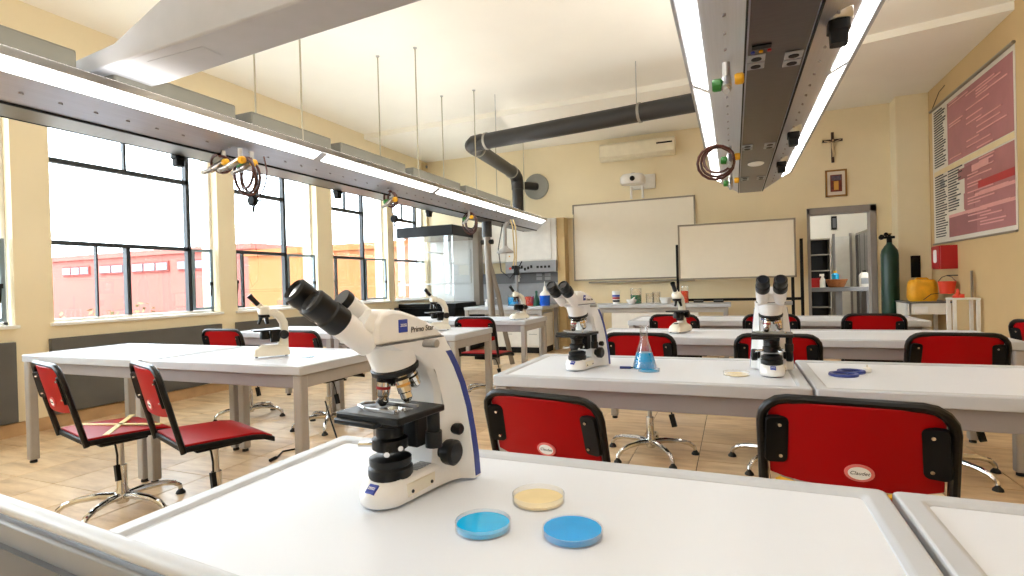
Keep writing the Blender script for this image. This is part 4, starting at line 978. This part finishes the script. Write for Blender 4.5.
for x_ in (-.17, .24):
    for y_ in (-.22, .26): bx('leg', (x_-.02, y_-.02, 0), (x_+.02, y_+.02, .78), M['white_metal'], st, .003)
tg = bx('paper_tag', (-.12, -.25, .66), (.02, -.2401, .74), M['white'], st)
yb = thing('yellow_bag', 'yellow soft bag on the side table by the right wall', 'bag', (2.22, 8.38, .80))
MB().loft([[(x_*q, y_*q, z_) for x_, y_ in rrect(.30, .22, .07, 4)] for q, z_ in ((.9, 0), (1.05, .05), (1.02, .16), (.96, .24), (.8, .275))]).build('body', M['yellowbag'], yb, ang=60)
MB().tube([(-.08, 0, .26), (-.05, 0, .29), (.05, 0, .29), (.08, 0, .26)], .012, 8).build('handle', M['yellowbag'], yb)
MB().tube([(-.02, -.12, .02), (.06, -.125, .09), (.15, -.10, .10)], .004, 6).build('strap', M['ink'], yb)
s2t = thing('stool', 'small pale stand with a red item on top by the right wall', 'stand', (2.33, 7.48, .05))
bx('top', (-.10, -.11, .80), (.15, .12, .82), M['white_metal'], s2t, .003)
for x_ in (-.08, .13):
    for y_ in (-.09, .10): bx('leg', (x_-.015, y_-.015, -.05), (x_+.015, y_+.015, .80), M['white_metal'], s2t)
bx('back_board', (.13, .07, .80), (.145, .11, 1.12), M['boardframe'], s2t)
t = thing('red_funnel', 'red plastic item lying on the small pale stand', 'funnel', (2.31, 7.48, .872)); MB().lathe([(.05, 0), (.05, .02), (.02, .05), (.012, .10)], 14).build('cone', M['orange'], t); MB().at((.02, -.05, 0)).lathe([(.025, 0), (.025, .04)], 12).build('lid', M['orange'], t)

# ================================================================== ROOM BEYOND THE DOOR
rt = thing('counter', 'grey counter in the room beyond the doorway', 'counter', (0, 0, 0))
bx('top', (.9, 10.7, .88), (2.2, 11.3, .95), M['darkgrey'], rt, .004); bx('leg', (1.62, 10.8, 0), (1.72, 11.2, .88), M['darkgrey'], rt); bx('leg', (2.08, 10.8, 0), (2.16, 11.2, .88), M['darkgrey'], rt); bx('leg', (.95, 10.8, 0), (1.03, 11.2, .88), M['darkgrey'], rt)
bs = thing('basket', 'brown wicker basket on the counter beyond the doorway', 'basket', (1.66, 10.95, .95)); MB().lathe([(.12, 0), (.17, .13), (.16, .13), (.11, .02)], 24).build('body', M['basket'], bs); MB().tube([(.165*math.cos(2*PI*k/20), .165*math.sin(2*PI*k/20), .13) for k in range(20)], .012, 6, True).build('rim', M['basket'], bs)
t = thing('spray_bottle', 'white spray bottle on the counter beyond the doorway', 'bottle', (1.45, 10.95, .95)); MB().lathe([(.045, 0), (.045, .13), (.02, .18), (.02, .20)], 16).build('body', M['white_metal'], t); MB().cb((-.01, 0, .22), (.07, .03, .04)).build('trigger', M['white_metal'], t)
t = thing('red_box', 'red box at the left end of the counter beyond the doorway', 'box', (1.33, 11.1, .95)); bx('body', (-.11, -.1, 0), (.11, .1, .15), M['firered'], t, .004); bx('lid', (-.115, -.105, .15), (.115, .105, .165), M['firered'], t, .003)
t = thing('blue_canister', 'blue bottle with yellow cap behind the wicker basket', 'bottle', (1.68, 11.18, .95)); MB().lathe([(.06, 0), (.06, .22), (.03, .25)], 16).build('body', M['bluedish'], t); MB().at((0, 0, .25)).lathe([(.028, 0), (.028, .04)], 12).build('cap', M['ytap'], t)
t = thing('white_canister', 'white canister at the right end of the counter beyond the doorway', 'canister', (2.08, 10.95, .95)); MB().loft([[(x_*q, y_*q, z_) for x_, y_ in rrect(.15, .12, .03)] for q, z_ in ((1, 0), (1, .2), (.5, .25))]).build('body', M['white_metal'], t); MB().at((0, 0, .25)).lathe([(.03, 0), (.03, .03)], 12).build('cap', M['black'], t); bx('paper_label', (-.06, -.062, .05), (.06, -.0601, .15), M['greypanel'], t)
sv = thing('shelf_unit', 'dark open shelf unit in the room beyond the doorway', 'shelf', (1.65, 12.78, 0))
bx('back', (-.20, .15, 0), (.18, .18, 1.92), M['black'], sv)
for x_ in (-.20, .16): bx('side', (x_, -.15, 0), (x_+.02, .15, 1.92), M['boardframe'], sv)
for z_ in (.5, .9, 1.25, 1.58, 1.90): bx('shelf', (-.18, -.15, z_), (.16, .15, z_+.02), M['boardframe'], sv)
dd_ = sempty('door_2', (2.07, 12.97, 0)); bx('leaf', (-.12, -.04, 0), (.14, 0, 1.96), M['white_metal'], dd_, .004); bx('frame', (-.16, -.05, 0), (-.12, .0, 2.02), M['doorframe'], dd_); bx('frame', (.14, -.05, 0), (.18, .0, 2.02), M['doorframe'], dd_)
gcab = thing('glazed_cabinet', 'tall glazed cabinet at the right of the room beyond the doorway', 'cabinet', (2.30, 11.9, 0))
bx('body', (0, -.35, 0), (.4, .9, 2.0), M['boardframe'], gcab, .004)
for y_ in (-.33, .08, .49): bx('pane', (-.012, y_, .1), (-.001, y_+.38, 1.95), M['lens'], gcab)
t = thing('added_lamp', 'added unseen lamp lighting the room beyond the doorway', 'lamp', (1.5, 11.2, 2.9)); bx('housing', (-.3, -.6, -.05), (.3, .6, 0), M['white_metal'], t); bx('diffuser', (-.28, -.58, -.06), (.28, .58, -.05), M['strip'], t)  # out of view, added to light the closed room
t = thing('wall_clock', 'small dark device high on the wall beyond the doorway', 'device', (1.95, 13.0, 2.25)); bx('case', (-.05, -.05, -.14), (.05, -.001, .14), M['black'], t, .004); bx('face', (-.03, -.055, -.1), (.03, -.05, .1), M['darkgrey'], t)

t = thing('floor_cable', 'thin black cable lying on the floor behind the foreground table', 'cable', (0, 0, 0))
MB().tube([(-2.94, 2.79, .006), (-3.02, 2.93, .006), (-2.96, 3.03, .006), (-2.78, 2.98, .006), (-2.66, 3.02, .006), (-2.70, 3.14, .04), (-2.88, 3.28, .14), (-3.06, 3.42, .26)], .006, 6).build('cord', M['black'], t)
MB().cyl((-2.94, 2.79, .012), (-2.93, 2.73, .012), .012, 8).build('plug', M['black'], t)
